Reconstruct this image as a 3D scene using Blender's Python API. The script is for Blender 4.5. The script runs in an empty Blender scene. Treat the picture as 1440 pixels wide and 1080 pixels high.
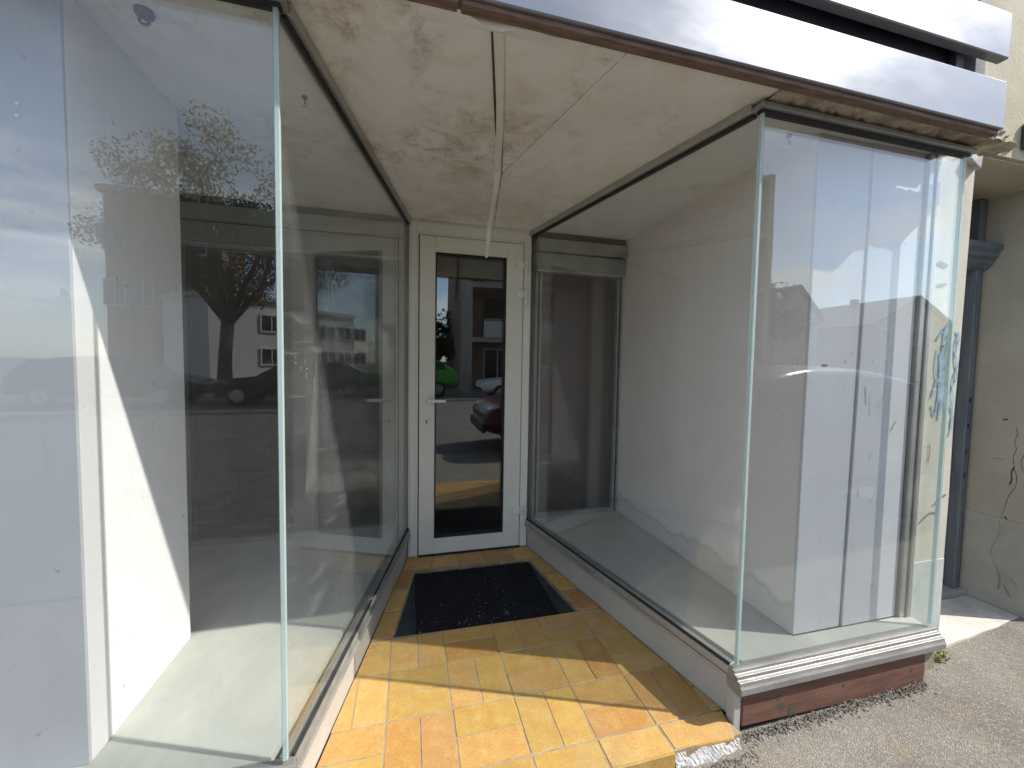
import bpy, bmesh, math, random
from mathutils import Vector, Matrix
random.seed(7)
scene = bpy.context.scene
COL = scene.collection
rad = math.radians
# ------------------------------------------------------------------ layout (metres; x along the shop front, y into the shop, z up)
XR, XE, SILL, TOP, D = 1.19, 2.22, 0.20, 2.21, 1.567
XDL, XDR, XL, XRW, XLW, CEIL = -0.007, 0.83, -0.329, 1.566, -0.848, 2.25
YLW, YLP, YRP = 0.645, 0.132, 0.090

# ------------------------------------------------------------------ material helpers
def new_mat(name):
    m = bpy.data.materials.new(name); m.use_nodes = True
    nt = m.node_tree; nt.nodes.clear()
    out = nt.nodes.new('ShaderNodeOutputMaterial')
    return m, nt, out
def N(nt, t, **kw):
    n = nt.nodes.new(t)
    for k, v in kw.items():
        if k.startswith('i_'): n.inputs[k[2:].replace('_', ' ')].default_value = v
        else: setattr(n, k, v)
    return n
def L(nt, a, b): nt.links.new(a, b)
def c4(c): return (c[0], c[1], c[2], 1.0)
def coords(nt, scale=(1,1,1)):
    tc = N(nt, 'ShaderNodeTexCoord'); mp = N(nt, 'ShaderNodeMapping')
    mp.inputs['Scale'].default_value = scale
    L(nt, tc.outputs['Object'], mp.inputs['Vector'])
    return mp.outputs['Vector']
def noise(nt, vec, scale, detail=6, rough=0.6, dist=0.0):
    n = N(nt, 'ShaderNodeTexNoise'); n.inputs['Scale'].default_value = scale
    n.inputs['Detail'].default_value = detail; n.inputs['Roughness'].default_value = rough
    n.inputs['Distortion'].default_value = dist
    L(nt, vec, n.inputs['Vector']); return n.outputs['Fac']
def ramp(nt, fac, p0, p1, v0=0.0, v1=1.0):
    n = N(nt, 'ShaderNodeMapRange'); n.clamp = True
    n.inputs['From Min'].default_value = p0; n.inputs['From Max'].default_value = p1
    n.inputs['To Min'].default_value = v0; n.inputs['To Max'].default_value = v1
    L(nt, fac, n.inputs['Value']); return n.outputs['Result']
def math_(nt, op, a, b=None, c=None):
    n = N(nt, 'ShaderNodeMath'); n.operation = op
    for i, v in enumerate((a, b, c)):
        if v is None: continue
        if isinstance(v, (int, float)): n.inputs[i].default_value = v
        else: L(nt, v, n.inputs[i])
    return n.outputs[0]
def mixc(nt, fac, a, b):
    n = N(nt, 'ShaderNodeMix'); n.data_type = 'RGBA'
    for s, v in ((n.inputs[0], fac), (n.inputs[6], a), (n.inputs[7], b)):
        if isinstance(v, (int, float)): s.default_value = v
        elif isinstance(v, tuple): s.default_value = c4(v)
        else: L(nt, v, s)
    return n.outputs[2]
def bump(nt, h, strength=0.3, dist=0.01):
    b = N(nt, 'ShaderNodeBump'); b.inputs['Strength'].default_value = strength
    b.inputs['Distance'].default_value = dist; L(nt, h, b.inputs['Height']); return b.outputs['Normal']
def finish(nt, out, col, rough=0.6, metal=0.0, normal=None, spec=0.5):
    p = N(nt, 'ShaderNodeBsdfPrincipled')
    for nm, v in (('Base Color', col), ('Roughness', rough), ('Metallic', metal), ('Specular IOR Level', spec)):
        if isinstance(v, (int, float)): p.inputs[nm].default_value = v
        elif isinstance(v, tuple): p.inputs[nm].default_value = c4(v)
        else: L(nt, v, p.inputs[nm])
    if normal is not None: L(nt, normal, p.inputs['Normal'])
    L(nt, p.outputs[0], out.inputs['Surface']); return p
def worn(name, a, b, scale=3.0, rough=0.6, metal=0.0, bs=0.15, bscale=60, stretch=(1,1,1), spec=0.5, lo=0.35, hi=0.7):
    m, nt, out = new_mat(name); v = coords(nt, stretch)
    f = ramp(nt, noise(nt, v, scale, 8, 0.65), lo, hi)
    h = noise(nt, v, bscale, 4, 0.6)
    rr = ramp(nt, noise(nt, v, scale*2.3, 4), 0.3, 0.7, max(rough-0.1, 0.02), rough+0.1)
    finish(nt, out, mixc(nt, f, a, b), rr, metal, bump(nt, h, bs, 0.004), spec); return m

M = {}
# painted walls of the displays: pale mauve white, scuffs
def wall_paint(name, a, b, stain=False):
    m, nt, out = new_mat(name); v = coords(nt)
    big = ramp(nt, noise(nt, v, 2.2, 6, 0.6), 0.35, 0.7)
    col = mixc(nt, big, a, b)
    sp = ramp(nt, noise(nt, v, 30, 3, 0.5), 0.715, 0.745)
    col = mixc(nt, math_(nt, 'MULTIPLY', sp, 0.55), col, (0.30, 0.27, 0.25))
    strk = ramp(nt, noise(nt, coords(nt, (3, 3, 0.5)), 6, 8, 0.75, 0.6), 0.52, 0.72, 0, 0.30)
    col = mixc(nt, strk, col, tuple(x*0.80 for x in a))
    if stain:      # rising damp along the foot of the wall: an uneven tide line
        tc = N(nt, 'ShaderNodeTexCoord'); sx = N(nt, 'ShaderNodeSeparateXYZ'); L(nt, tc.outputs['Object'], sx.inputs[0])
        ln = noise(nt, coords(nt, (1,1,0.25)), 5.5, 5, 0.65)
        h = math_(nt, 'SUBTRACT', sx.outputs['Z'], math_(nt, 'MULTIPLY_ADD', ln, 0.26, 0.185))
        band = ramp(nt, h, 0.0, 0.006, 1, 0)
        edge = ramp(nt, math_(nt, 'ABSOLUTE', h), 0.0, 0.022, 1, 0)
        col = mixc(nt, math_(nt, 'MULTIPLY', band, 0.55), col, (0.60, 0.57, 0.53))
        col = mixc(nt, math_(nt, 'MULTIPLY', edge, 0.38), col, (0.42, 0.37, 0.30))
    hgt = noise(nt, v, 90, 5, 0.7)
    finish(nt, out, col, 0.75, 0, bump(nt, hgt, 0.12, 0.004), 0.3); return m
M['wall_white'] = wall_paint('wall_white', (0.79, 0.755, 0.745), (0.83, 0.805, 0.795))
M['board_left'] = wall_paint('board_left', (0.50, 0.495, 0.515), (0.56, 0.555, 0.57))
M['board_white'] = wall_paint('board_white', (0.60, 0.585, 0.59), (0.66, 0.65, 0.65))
M['wall_damp'] = wall_paint('wall_damp', (0.79, 0.70, 0.665), (0.82, 0.745, 0.715), True)
# ceiling boards, cream with brown mould
def ceiling_mat(name, amount, base=(0.80, 0.785, 0.70)):
    m, nt, out = new_mat(name); v = coords(nt)
    big = noise(nt, v, 2.1, 3, 0.5, 0.4)
    mid = noise(nt, v, 9, 8, 0.72, 0.6)
    fine = noise(nt, v, 60, 6, 0.75)
    mask = math_(nt, 'MULTIPLY', ramp(nt, big, 0.36, 0.60), ramp(nt, mid, 0.45, 0.63))
    speck = math_(nt, 'MULTIPLY', mask, ramp(nt, fine, 0.36, 0.66, 0.25, 1.0))
    col = mixc(nt, ramp(nt, noise(nt, v, 1.4, 4), 0.35, 0.65), base, (base[0]*1.06, base[1]*1.06, base[2]*1.12))
    yel = math_(nt, 'MULTIPLY', ramp(nt, noise(nt, v, 3.3, 5, 0.6), 0.5, 0.68), 0.45*amount)
    col = mixc(nt, yel, col, (0.55, 0.42, 0.22))
    col = mixc(nt, math_(nt, 'MULTIPLY', speck, min(1.0, 0.78*amount)), col, (0.23, 0.17, 0.09))
    finish(nt, out, col, 0.85, 0, bump(nt, noise(nt, v, 70, 5, 0.7), 0.2, 0.003), 0.2); return m
M['ceiling'] = ceiling_mat('ceiling_stained', 1.1)
M['ceiling_clean'] = ceiling_mat('ceiling_lighter', 0.45)
M['ceiling_left'] = ceiling_mat('ceiling_display', 0.7, (0.74, 0.735, 0.67))
M['ceiling_right'] = ceiling_mat('ceiling_display_clean', 0.4, (0.78, 0.765, 0.70))
# cement display floor
def cement(name, a, b, sc=4):
    m, nt, out = new_mat(name); v = coords(nt)
    st = noise(nt, coords(nt, (1, 0.45, 1)), sc, 9, 0.7, 0.5)
    col = mixc(nt, ramp(nt, st, 0.35, 0.68), a, b)
    sp = ramp(nt, noise(nt, v, 55, 2), 0.74, 0.77)
    col = mixc(nt, math_(nt, 'MULTIPLY', sp, 0.6), col, (0.16, 0.14, 0.11))
    finish(nt, out, col, 0.55, 0, bump(nt, noise(nt, v, 40, 6, 0.7), 0.12, 0.004), 0.35); return m
M['cement'] = cement('display_cement', (0.43, 0.43, 0.375), (0.55, 0.545, 0.48))
# asphalt
def asphalt(name, a, b, grain=260):
    m, nt, out = new_mat(name); v = coords(nt)
    g = noise(nt, v, grain, 3, 0.7)
    vo = N(nt, 'ShaderNodeTexVoronoi'); vo.inputs['Scale'].default_value = grain*0.55; L(nt, v, vo.inputs['Vector'])
    big = ramp(nt, noise(nt, v, 2.2, 10, 0.72), 0.34, 0.66)
    col = mixc(nt, big, a, b)
    sv = N(nt, 'ShaderNodeSeparateColor'); L(nt, vo.outputs['Color'], sv.inputs[0])
    col = mixc(nt, ramp(nt, sv.outputs[0], 0.0, 1.0, 0.0, 0.45), col, (0.11, 0.095, 0.075))
    col = mixc(nt, ramp(nt, sv.outputs[1], 0.86, 0.9, 0.0, 0.45), col, (0.55, 0.52, 0.47))
    tint = ramp(nt, noise(nt, v, 5, 5), 0.56, 0.72, 0, 0.35)
    col = mixc(nt, tint, col, (0.36, 0.28, 0.17))
    h = math_(nt, 'ADD', vo.outputs['Distance'], math_(nt, 'MULTIPLY', g, 0.8))
    finish(nt, out, col, 0.9, 0, bump(nt, h, 0.9, 0.004), 0.3); return m
M['asphalt'] = asphalt('pavement_asphalt', (0.215, 0.188, 0.150), (0.335, 0.298, 0.240), 400)
M['road'] = asphalt('road_asphalt', (0.13, 0.12, 0.11), (0.19, 0.175, 0.16), 120)
# fired-clay tiles: colour changes from tile to tile
def tile_mat():
    m, nt, out = new_mat('amber_tile'); v = coords(nt)
    ge = N(nt, 'ShaderNodeNewGeometry')
    cr = N(nt, 'ShaderNodeValToRGB'); L(nt, ge.outputs['Random Per Island'], cr.inputs[0])
    e = cr.color_ramp; e.interpolation = 'LINEAR'
    e.elements[0].color = (0.38, 0.185, 0.055, 1); e.elements[1].color = (0.60, 0.395, 0.12, 1)
    for p_, c_ in ((0.18, (0.50, 0.27, 0.075)), (0.34, (0.58, 0.365, 0.125)), (0.5, (0.44, 0.29, 0.075)), (0.66, (0.57, 0.36, 0.085)), (0.82, (0.47, 0.26, 0.095))):
        q = e.elements.new(p_); q.color = c4(c_)
    f = noise(nt, v, 16, 6, 0.65, 0.3); fine = noise(nt, v, 190, 2, 0.6)
    col = mixc(nt, ramp(nt, f, 0.42, 0.66, 0, 0.5), cr.outputs[0], (0.47, 0.215, 0.055))
    col = mixc(nt, ramp(nt, noise(nt, v, 14, 6, 0.7), 0.48, 0.64, 0, 0.35), col, (0.62, 0.44, 0.15))
    col = mixc(nt, ramp(nt, fine, 0.55, 0.70, 0, 0.6), col, (0.30, 0.13, 0.04))
    col = mixc(nt, ramp(nt, noise(nt, v, 120, 3, 0.7), 0.58, 0.70, 0, 0.5), col, (0.68, 0.50, 0.22))
    col = mixc(nt, ramp(nt, noise(nt, v, 33, 6, 0.75), 0.62, 0.70, 0, 0.4), col, (0.62, 0.52, 0.36))
    col = mixc(nt, ramp(nt, noise(nt, v, 2.5, 6, 0.7), 0.5, 0.72, 0, 0.4), col, (0.33, 0.27, 0.18))
    finish(nt, out, col, 0.45, 0, bump(nt, math_(nt, 'ADD', f, math_(nt, 'MULTIPLY', fine, 0.9)), 0.35, 0.004), 0.4); return m
M['tile'] = tile_mat()
M['grout'] = worn('tile_grout', (0.27, 0.20, 0.11), (0.43, 0.345, 0.22), 12, 0.9, bs=0.5, bscale=120)
M['mortar_white'] = worn('white_mortar', (0.40, 0.38, 0.34), (0.66, 0.645, 0.60), 22, 0.9, bs=0.9, bscale=45)
M['mortar'] = worn('rough_mortar', (0.20, 0.155, 0.10), (0.46, 0.40, 0.31), 9, 0.95, bs=1.0, bscale=38, lo=0.38, hi=0.62)
M['alu'] = worn('grey_aluminium', (0.40, 0.39, 0.36), (0.52, 0.51, 0.48), 5, 0.42, 0.55, 0.08, 120, (1,1,1))
M['alu_dark'] = worn('dull_aluminium', (0.27, 0.27, 0.25), (0.37, 0.37, 0.345), 6, 0.5, 0.4, 0.08, 120)
M['panel_grey'] = worn('greige_panel', (0.44, 0.42, 0.385), (0.52, 0.50, 0.46), 3.5, 0.5, 0.15, 0.1, 80)
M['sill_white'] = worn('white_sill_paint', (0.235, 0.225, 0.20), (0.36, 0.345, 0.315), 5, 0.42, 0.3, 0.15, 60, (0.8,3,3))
M['seal'] = worn('black_rubber', (0.012, 0.012, 0.012), (0.03, 0.03, 0.028), 20, 0.7)
M['plinth_wood'] = worn('red_brown_board', (0.115, 0.05, 0.032), (0.19, 0.095, 0.064), 5, 0.7, 0, 0.35, 30, (1, 3, 6))
M['batten'] = worn('brown_batten', (0.12, 0.07, 0.05), (0.27, 0.175, 0.13), 9, 0.8, 0, 0.5, 40, (1, 8, 8))
M['fascia'] = worn('fascia_metal', (0.235, 0.245, 0.26), (0.285, 0.295, 0.31), 1.6, 0.36, 0.45, 0.05, 14, (0.6, 1.5, 1.5))
M['navy'] = worn('dark_backing', (0.012, 0.013, 0.02), (0.03, 0.032, 0.045), 3, 0.6)
M['door_white'] = worn('white_door_frame', (0.70, 0.69, 0.60), (0.77, 0.76, 0.68), 4, 0.35, 0, 0.03, 60)
M['door_metal'] = worn('white_fittings', (0.74, 0.74, 0.70), (0.82, 0.82, 0.78), 8, 0.3, 0.1, 0.02, 60)
M['dark'] = worn('dark_hole', (0.008, 0.008, 0.008), (0.015, 0.015, 0.015), 8, 0.8)
M['mat'] = worn('black_bristle', (0.006, 0.006, 0.006), (0.02, 0.02, 0.02), 60, 0.95, 0, 1.0, 220)
M['recess'] = worn('dirty_black_cement', (0.02, 0.022, 0.026), (0.055, 0.06, 0.07), 9, 0.6, 0, 0.4, 90)
M['lint'] = worn('pale_litter', (0.30, 0.28, 0.24), (0.5, 0.48, 0.44), 30, 0.9)
M['plaster_yellow'] = worn('yellow_plaster', (0.46, 0.40, 0.27), (0.56, 0.50, 0.36), 2.6, 0.9, 0, 0.45, 60)
M['plaster_cream'] = worn('cream_plaster', (0.56, 0.52, 0.40), (0.64, 0.60, 0.49), 5, 0.9, 0, 0.4, 60)
M['plaster_jamb'] = worn('shaded_plaster', (0.34, 0.315, 0.255), (0.43, 0.40, 0.33), 3, 0.9, 0, 0.45, 55)  # same yellow plaster as the wall, darkened to paint in the jamb's shade
M['plinth_paint'] = worn('grey_plinth_paint', (0.30, 0.29, 0.255), (0.42, 0.41, 0.37), 4, 0.85, 0, 0.5, 50)
M['plinth_pale'] = worn('pale_grey_plinth', (0.46, 0.49, 0.46), (0.58, 0.61, 0.57), 8, 0.85, 0, 0.4, 50)
M['soffit'] = worn('soffit_concrete', (0.44, 0.40, 0.30), (0.54, 0.50, 0.40), 2.5, 0.9, 0, 0.3, 40, (1, 5, 1))
M['stone'] = worn('pale_threshold', (0.46, 0.42, 0.35), (0.66, 0.62, 0.54), 9, 0.8, 0, 0.3, 60)
M['bluegrey'] = worn('blue_grey_wood', (0.10, 0.115, 0.135), (0.16, 0.18, 0.20), 6, 0.6, 0, 0.25, 40, (4, 4, 0.6))
M['wood_raw'] = worn('bare_brown_wood', (0.10, 0.07, 0.05), (0.18, 0.13, 0.10), 9, 0.8, 0, 0.4, 40, (4, 4, 0.5))
M['graffiti'] = worn('blue_spray', (0.20, 0.34, 0.44), (0.36, 0.48, 0.54), 25, 0.8)
M['crack'] = worn('crack_dirt', (0.05, 0.04, 0.03), (0.10, 0.08, 0.06), 30, 0.95)
M['scuff'] = worn('grey_scuff', (0.30, 0.29, 0.29), (0.40, 0.39, 0.38), 30, 0.95)
M['crack_light'] = worn('faint_crack', (0.20, 0.17, 0.12), (0.27, 0.23, 0.17), 30, 0.95)
M['enamel'] = worn('white_enamel', (0.74, 0.76, 0.78), (0.82, 0.83, 0.85), 6, 0.15)
M['tape'] = worn('cream_tape', (0.74, 0.71, 0.62), (0.82, 0.79, 0.71), 15, 0.7, 0, 0.3, 60)
M['rust'] = worn('rusty_red', (0.20, 0.06, 0.045), (0.33, 0.12, 0.09), 30, 0.8)
M['hook'] = worn('dark_hook_metal', (0.06, 0.06, 0.06), (0.13, 0.12, 0.11), 30, 0.5, 0.6)
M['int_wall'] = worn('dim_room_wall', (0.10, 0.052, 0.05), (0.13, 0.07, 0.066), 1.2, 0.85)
M['backdrop_red'] = worn('dark_red_backdrop', (0.15, 0.05, 0.045), (0.19, 0.07, 0.062), 1.2, 0.85)
M['backdrop_pink'] = worn('pink_reflection_backdrop', (0.42, 0.28, 0.26), (0.48, 0.33, 0.31), 1.2, 0.85)
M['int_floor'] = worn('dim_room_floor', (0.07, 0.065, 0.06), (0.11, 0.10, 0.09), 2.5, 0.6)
M['weed'] = worn('yellow_green_weed', (0.16, 0.17, 0.035), (0.30, 0.27, 0.08), 30, 0.7)
M['glass_edge'] = worn('ground_glass_edge', (0.50, 0.60, 0.565), (0.64, 0.72, 0.69), 6, 0.2, 0, 0.0, 40, (1,1,0.4))
nt_ = M['glass_edge'].node_tree; po_ = [n for n in nt_.nodes if n.type == 'OUTPUT_MATERIAL'][0]; pb_ = [n for n in nt_.nodes if n.type == 'BSDF_PRINCIPLED'][0]
tr_ = nt_.nodes.new('ShaderNodeBsdfTransparent'); tr_.inputs[0].default_value = (0.86, 0.95, 0.92, 1); ms_ = nt_.nodes.new('ShaderNodeMixShader'); ms_.inputs[0].default_value = 0.62
L(nt_, tr_.outputs[0], ms_.inputs[1]); L(nt_, pb_.outputs[0], ms_.inputs[2]); L(nt_, ms_.outputs[0], po_.inputs['Surface'])
def glass(name, tint=(0.972, 0.985, 0.980), f0=0.058, dust=0.02, speck=0.0):
    m, nt, out = new_mat(name); v = coords(nt)
    ge = N(nt, 'ShaderNodeNewGeometry')
    dp = N(nt, 'ShaderNodeVectorMath'); dp.operation = 'DOT_PRODUCT'
    L(nt, ge.outputs['Normal'], dp.inputs[0]); L(nt, ge.outputs['Incoming'], dp.inputs[1])
    c = math_(nt, 'ABSOLUTE', dp.outputs['Value'])
    fr = math_(nt, 'POWER', math_(nt, 'SUBTRACT', 1.0, c), 5.0)
    fr = math_(nt, 'MULTIPLY_ADD', fr, 1.0-f0, f0)
    tr = N(nt, 'ShaderNodeBsdfTransparent'); tr.inputs[0].default_value = c4(tint)
    gl = N(nt, 'ShaderNodeBsdfGlossy'); gl.inputs['Roughness'].default_value = 0.0; gl.inputs['Color'].default_value = (0.97, 1, 0.99, 1)
    wob = noise(nt, v, 1.3, 2, 0.5)
    L(nt, bump(nt, wob, 0.03, 0.02), gl.inputs['Normal'])
    mx = N(nt, 'ShaderNodeMixShader'); L(nt, fr, mx.inputs[0]); L(nt, tr.outputs[0], mx.inputs[1]); L(nt, gl.outputs[0], mx.inputs[2])
    df = N(nt, 'ShaderNodeBsdfDiffuse'); df.inputs[0].default_value = (0.75, 0.76, 0.74, 1)
    d = ramp(nt, noise(nt, v, 2.6, 7, 0.7), 0.3, 0.75, dust*0.35, dust*1.5)
    wipe = ramp(nt, noise(nt, coords(nt, (1.2, 1.2, 7)), 3.0, 6, 0.6, 0.8), 0.58, 0.72, 0, dust*1.6)
    d = math_(nt, 'ADD', d, wipe)
    if speck > 0:
        vo = N(nt, 'ShaderNodeTexVoronoi'); vo.inputs['Scale'].default_value = 55; L(nt, v, vo.inputs['Vector'])
        s = ramp(nt, vo.outputs['Distance'], 0.05, 0.11, speck, 0)
        d = math_(nt, 'ADD', d, math_(nt, 'MULTIPLY', s, ramp(nt, noise(nt, v, 5, 3), 0.5, 0.62)))
    m2 = N(nt, 'ShaderNodeMixShader'); L(nt, d, m2.inputs[0]); L(nt, mx.outputs[0], m2.inputs[1]); L(nt, df.outputs[0], m2.inputs[2])
    L(nt, m2.outputs[0], out.inputs['Surface']); return m
M['glass'] = glass('shop_glass', dust=0.006, speck=0.2)
M['glass_dusty'] = glass('dusty_shop_glass', dust=0.03, speck=0.9)
M['glass_door'] = glass('door_glass', (0.90, 0.91, 0.91), 0.06, 0.004)
M['glass_back'] = glass('back_glass', (0.86, 0.86, 0.86), 0.06, 0.004)

# ------------------------------------------------------------------ mesh helpers
class MB:
    def __init__(s): s.v = []; s.f = []
    def add(s, vs, fs):
        o = len(s.v); s.v += [tuple(p) for p in vs]; s.f += [[i+o for i in q] for q in fs]; return s
    def box(s, x0, x1, y0, y1, z0, z1):
        return s.add([(x0,y0,z0),(x1,y0,z0),(x1,y1,z0),(x0,y1,z0),(x0,y0,z1),(x1,y0,z1),(x1,y1,z1),(x0,y1,z1)],
                     [(0,3,2,1),(4,5,6,7),(0,1,5,4),(1,2,6,5),(2,3,7,6),(3,0,4,7)])
    def prism(s, poly, z0, z1):          # polygon in the ground plane (counter-clockwise), extruded upwards
        n = len(poly)
        return s.add([(p[0],p[1],z0) for p in poly]+[(p[0],p[1],z1) for p in poly],
                     [tuple(reversed(range(n))), tuple(range(n,2*n))]+[(i,(i+1)%n,n+(i+1)%n,n+i) for i in range(n)])
    def extr(s, poly, axis, a0, a1):     # polygon in the two other axes, extruded along axis
        n = len(poly)
        def P(q, a):
            return (a,q[0],q[1]) if axis == 0 else (q[0],a,q[1])
        return s.add([P(q,a0) for q in poly]+[P(q,a1) for q in poly],
                     [tuple(range(n)), tuple(reversed(range(n,2*n)))]+[(i,n+i,n+(i+1)%n,(i+1)%n) for i in range(n)])
    def wallbar(s, p, q, half, z0, z1):  # an upright slab along the ground line p-q
        d = (Vector(q)-Vector(p)).normalized(); n = Vector((-d.y, d.x))*half
        p, q = Vector(p), Vector(q)
        return s.prism([tuple(p-n), tuple(q-n), tuple(q+n), tuple(p+n)], z0, z1)
    def tube(s, pts, rs, n=8, caps=True):
        pts = [Vector(p) for p in pts]
        if isinstance(rs, (int, float)): rs = [rs]*len(pts)
        rings = []; up = Vector((0.31, 0.17, 0.93))
        for i, p in enumerate(pts):
            t = (pts[min(i+1,len(pts)-1)]-pts[max(i-1,0)]).normalized()
            a = t.cross(up)
            if a.length < 1e-3: a = t.cross(Vector((1,0,0)))
            a.normalize(); b = t.cross(a)
            rings.append([p+(a*math.cos(2*math.pi*k/n)+b*math.sin(2*math.pi*k/n))*rs[i] for k in range(n)])
        vs = [q for r in rings for q in r]; fs = []
        for i in range(len(pts)-1):
            for k in range(n): fs.append((i*n+k, i*n+(k+1)%n, (i+1)*n+(k+1)%n, (i+1)*n+k))
        if caps: fs += [tuple(reversed(range(n))), tuple(range((len(pts)-1)*n, len(pts)*n))]
        return s.add(vs, fs)
    def cyl(s, c, r, h, axis=2, n=20):
        c = Vector(c); e = [Vector((1,0,0)),Vector((0,1,0)),Vector((0,0,1))][axis]
        return s.tube([c, c+e*h], r, n)
    def build(s, name, mat, parent=None, bevel=0.0, smooth=False, segs=2):
        me = bpy.data.meshes.new(name); me.from_pydata(s.v, [], s.f); me.update()
        bm = bmesh.new(); bm.from_mesh(me); bmesh.ops.recalc_face_normals(bm, faces=bm.faces); bm.to_mesh(me); bm.free()
        me.materials.append(mat)
        if smooth:
            for p in me.polygons: p.use_smooth = True
        o = bpy.data.objects.new(name, me); COL.objects.link(o)
        if parent is not None:
            o.parent = parent
            if parent.parent is None: o.matrix_parent_inverse = Matrix.Translation(-parent.location)
        if bevel > 0:
            b = o.modifiers.new('bevel', 'BEVEL'); b.width = bevel; b.segments = segs; b.limit_method = 'ANGLE'; b.angle_limit = rad(40)
        return o
def tag(o, label=None, cat=None, group=None, kind=None):
    if label: o['label'] = label
    if cat: o['category'] = cat
    if group: o['group'] = group
    if kind: o['kind'] = kind
    return o
def thing(name, loc, label, cat, group=None, kind='thing'):
    o = bpy.data.objects.new(name, None); COL.objects.link(o); o.location = loc; o.empty_display_size = 0.1
    return tag(o, label, cat, group, kind)
def clip(poly, a, b, c):                  # keep a*x+b*y<=c
    out = []
    for i in range(len(poly)):
        p, q = poly[i], poly[(i+1)%len(poly)]
        dp, dq = a*p[0]+b*p[1]-c, a*q[0]+b*q[1]-c
        if dp <= 0: out.append(p)
        if dp*dq < 0:
            t = dp/(dp-dq); out.append((p[0]+(q[0]-p[0])*t, p[1]+(q[1]-p[1])*t))
    return out
def lerp(a, b, t): return a+(b-a)*t
def xl_at(y): return lerp(XL, XDL, y/D)
def xr_at(y): return lerp(XR, XDR, y/D)

# ------------------------------------------------------------------ ground
def gz(x): return -0.078+0.024*x          # the pavement climbs a little to the right
pv = MB()
xs = [-40, -6, -2, 0, 1, 2, 3.2, 6]
pv.add([(x, y, gz(min(max(x, -3), 4))) for x in xs for y in (0.38, -1.7)], [(2*i, 2*i+1, 2*i+3, 2*i+2) for i in range(len(xs)-1)])
pv.add([(6, 0.38, gz(4)), (6, -1.7, gz(4)), (60, -1.7, gz(4)), (60, 0.38, gz(4))], [(0,1,2,3)])
tag(pv.build('pavement', M['asphalt']), kind='structure')
tag(MB().add([(-400,400,-0.20),(400,400,-0.20),(400,-400,-0.20),(-400,-400,-0.20)], [(0,1,2,3)]).build('ground', M['road']), kind='structure')
tag(MB().box(-60, 60, -10.7, -1.704, -0.19, -0.112).build('road', M['road']), kind='structure')
tag(MB().box(-60, 60, -1.702, -1.699, -0.19, -0.135).build('kerb', M['stone']), kind='structure')
tag(MB().box(-60, 60, -10.9, -10.702, -0.19, -0.03).build('kerb', M['stone'], bevel=0.02), kind='structure')
tag(MB().box(-60, 60, -16, -10.902, -0.19, -0.10).build('far_pavement', M['asphalt']), kind='structure')

# ------------------------------------------------------------------ tiled entrance floor
fl = thing('tiled_entrance_floor', (0.4, 0.7, 0), 'amber and orange basket-weave clay tile floor leading up to the white door', 'tile floor')
G = 0.0035; TZ = 0.0
tb = MB(); gb = MB(); mo = MB()
MAT = [(-0.071, 0.750), (0.888, 0.735), (0.792, 1.335), (0.042, 1.365)]   # recess of the door mat
def addtile(poly):
    if len(poly) < 3: return
    A = 0.5*sum(poly[i][0]*poly[(i+1)%len(poly)][1]-poly[(i+1)%len(poly)][0]*poly[i][1] for i in range(len(poly)))
    if abs(A) < 0.00008: return
    if A < 0: poly = poly[::-1]
    cx = sum(p[0] for p in poly)/len(poly); cy = sum(p[1] for p in poly)/len(poly)
    ins = 0.004; dz = random.uniform(-0.0012, 0.0012)
    top = []
    for p in poly:
        dx, dy = p[0]-cx, p[1]-cy; l = math.hypot(dx, dy) or 1
        top.append((p[0]-dx/l*ins, p[1]-dy/l*ins))
    n = len(poly)
    tb.add([(p[0],p[1],-0.012) for p in poly]+[(p[0],p[1],TZ-0.004+dz) for p in poly]+[(p[0],p[1],TZ+dz) for p in top],
           [tuple(reversed(range(n)))]+[(i,(i+1)%n,n+(i+1)%n,n+i) for i in range(n)]+[(n+i,n+(i+1)%n,2*n+(i+1)%n,2*n+i) for i in range(n)]+[tuple(range(2*n,3*n))])
kL = (XDL-XL)/D; kR = (XDR-XR)/D
def passage_clip(poly):
    poly = clip(poly, -1, kL, -(XL+0.004)+0.0)      # x >= XL + kL*y
    return clip(poly, 1, -kR, XR-0.004) if poly else poly
P0, Q0, MOD = -0.32, -0.196, 0.2415
for i in range(0, 8):
    for j in range(0, 5):
        x0 = P0+i*MOD; y0 = Q0+j*MOD-0.0*i
        vert = (i+j) % 2 == 0
        for h in (0, 1):
            a0, a1 = (x0+h*MOD/2, x0+(h+1)*MOD/2) if vert else (x0, x0+MOD)
            b0, b1 = (y0, y0+MOD) if vert else (y0+h*MOD/2, y0+(h+1)*MOD/2)
            b0c, b1c = max(b0, 0.046), min(b1, 0.738)
            if b1c-b0c < 0.02: continue
            q = passage_clip([(a0+G/2,b0c+G/2),(a1-G/2,b0c+G/2),(a1-G/2,b1c-G/2),(a0+G/2,b1c-G/2)])
            addtile(q)
# nosing row along the step
e = -0.32
while e < 1.10:
    w = 0.2415
    q = [(e+G/2, -0.060), (e+w-G/2, -0.060), (e+w-G/2, 0.042), (e+G/2, 0.042)]
    if e < 0.8:
        tb.box(max(e, XL+0.02)+G/2, e+w-G/2, -0.0665, -0.0606, -0.052, -0.0014); gb.box(max(e, XL+0.02), e+w, -0.064, -0.056, -0.13, -0.0525)
        addtile(passage_clip(q) if e > -0.3 else clip(q, -1, 0, 0.318))
    e += w
addtile([(0.892, -0.052), (1.128, -0.066), (1.150, -0.03), (1.172, 0.040), (0.892, 0.042)])
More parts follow.
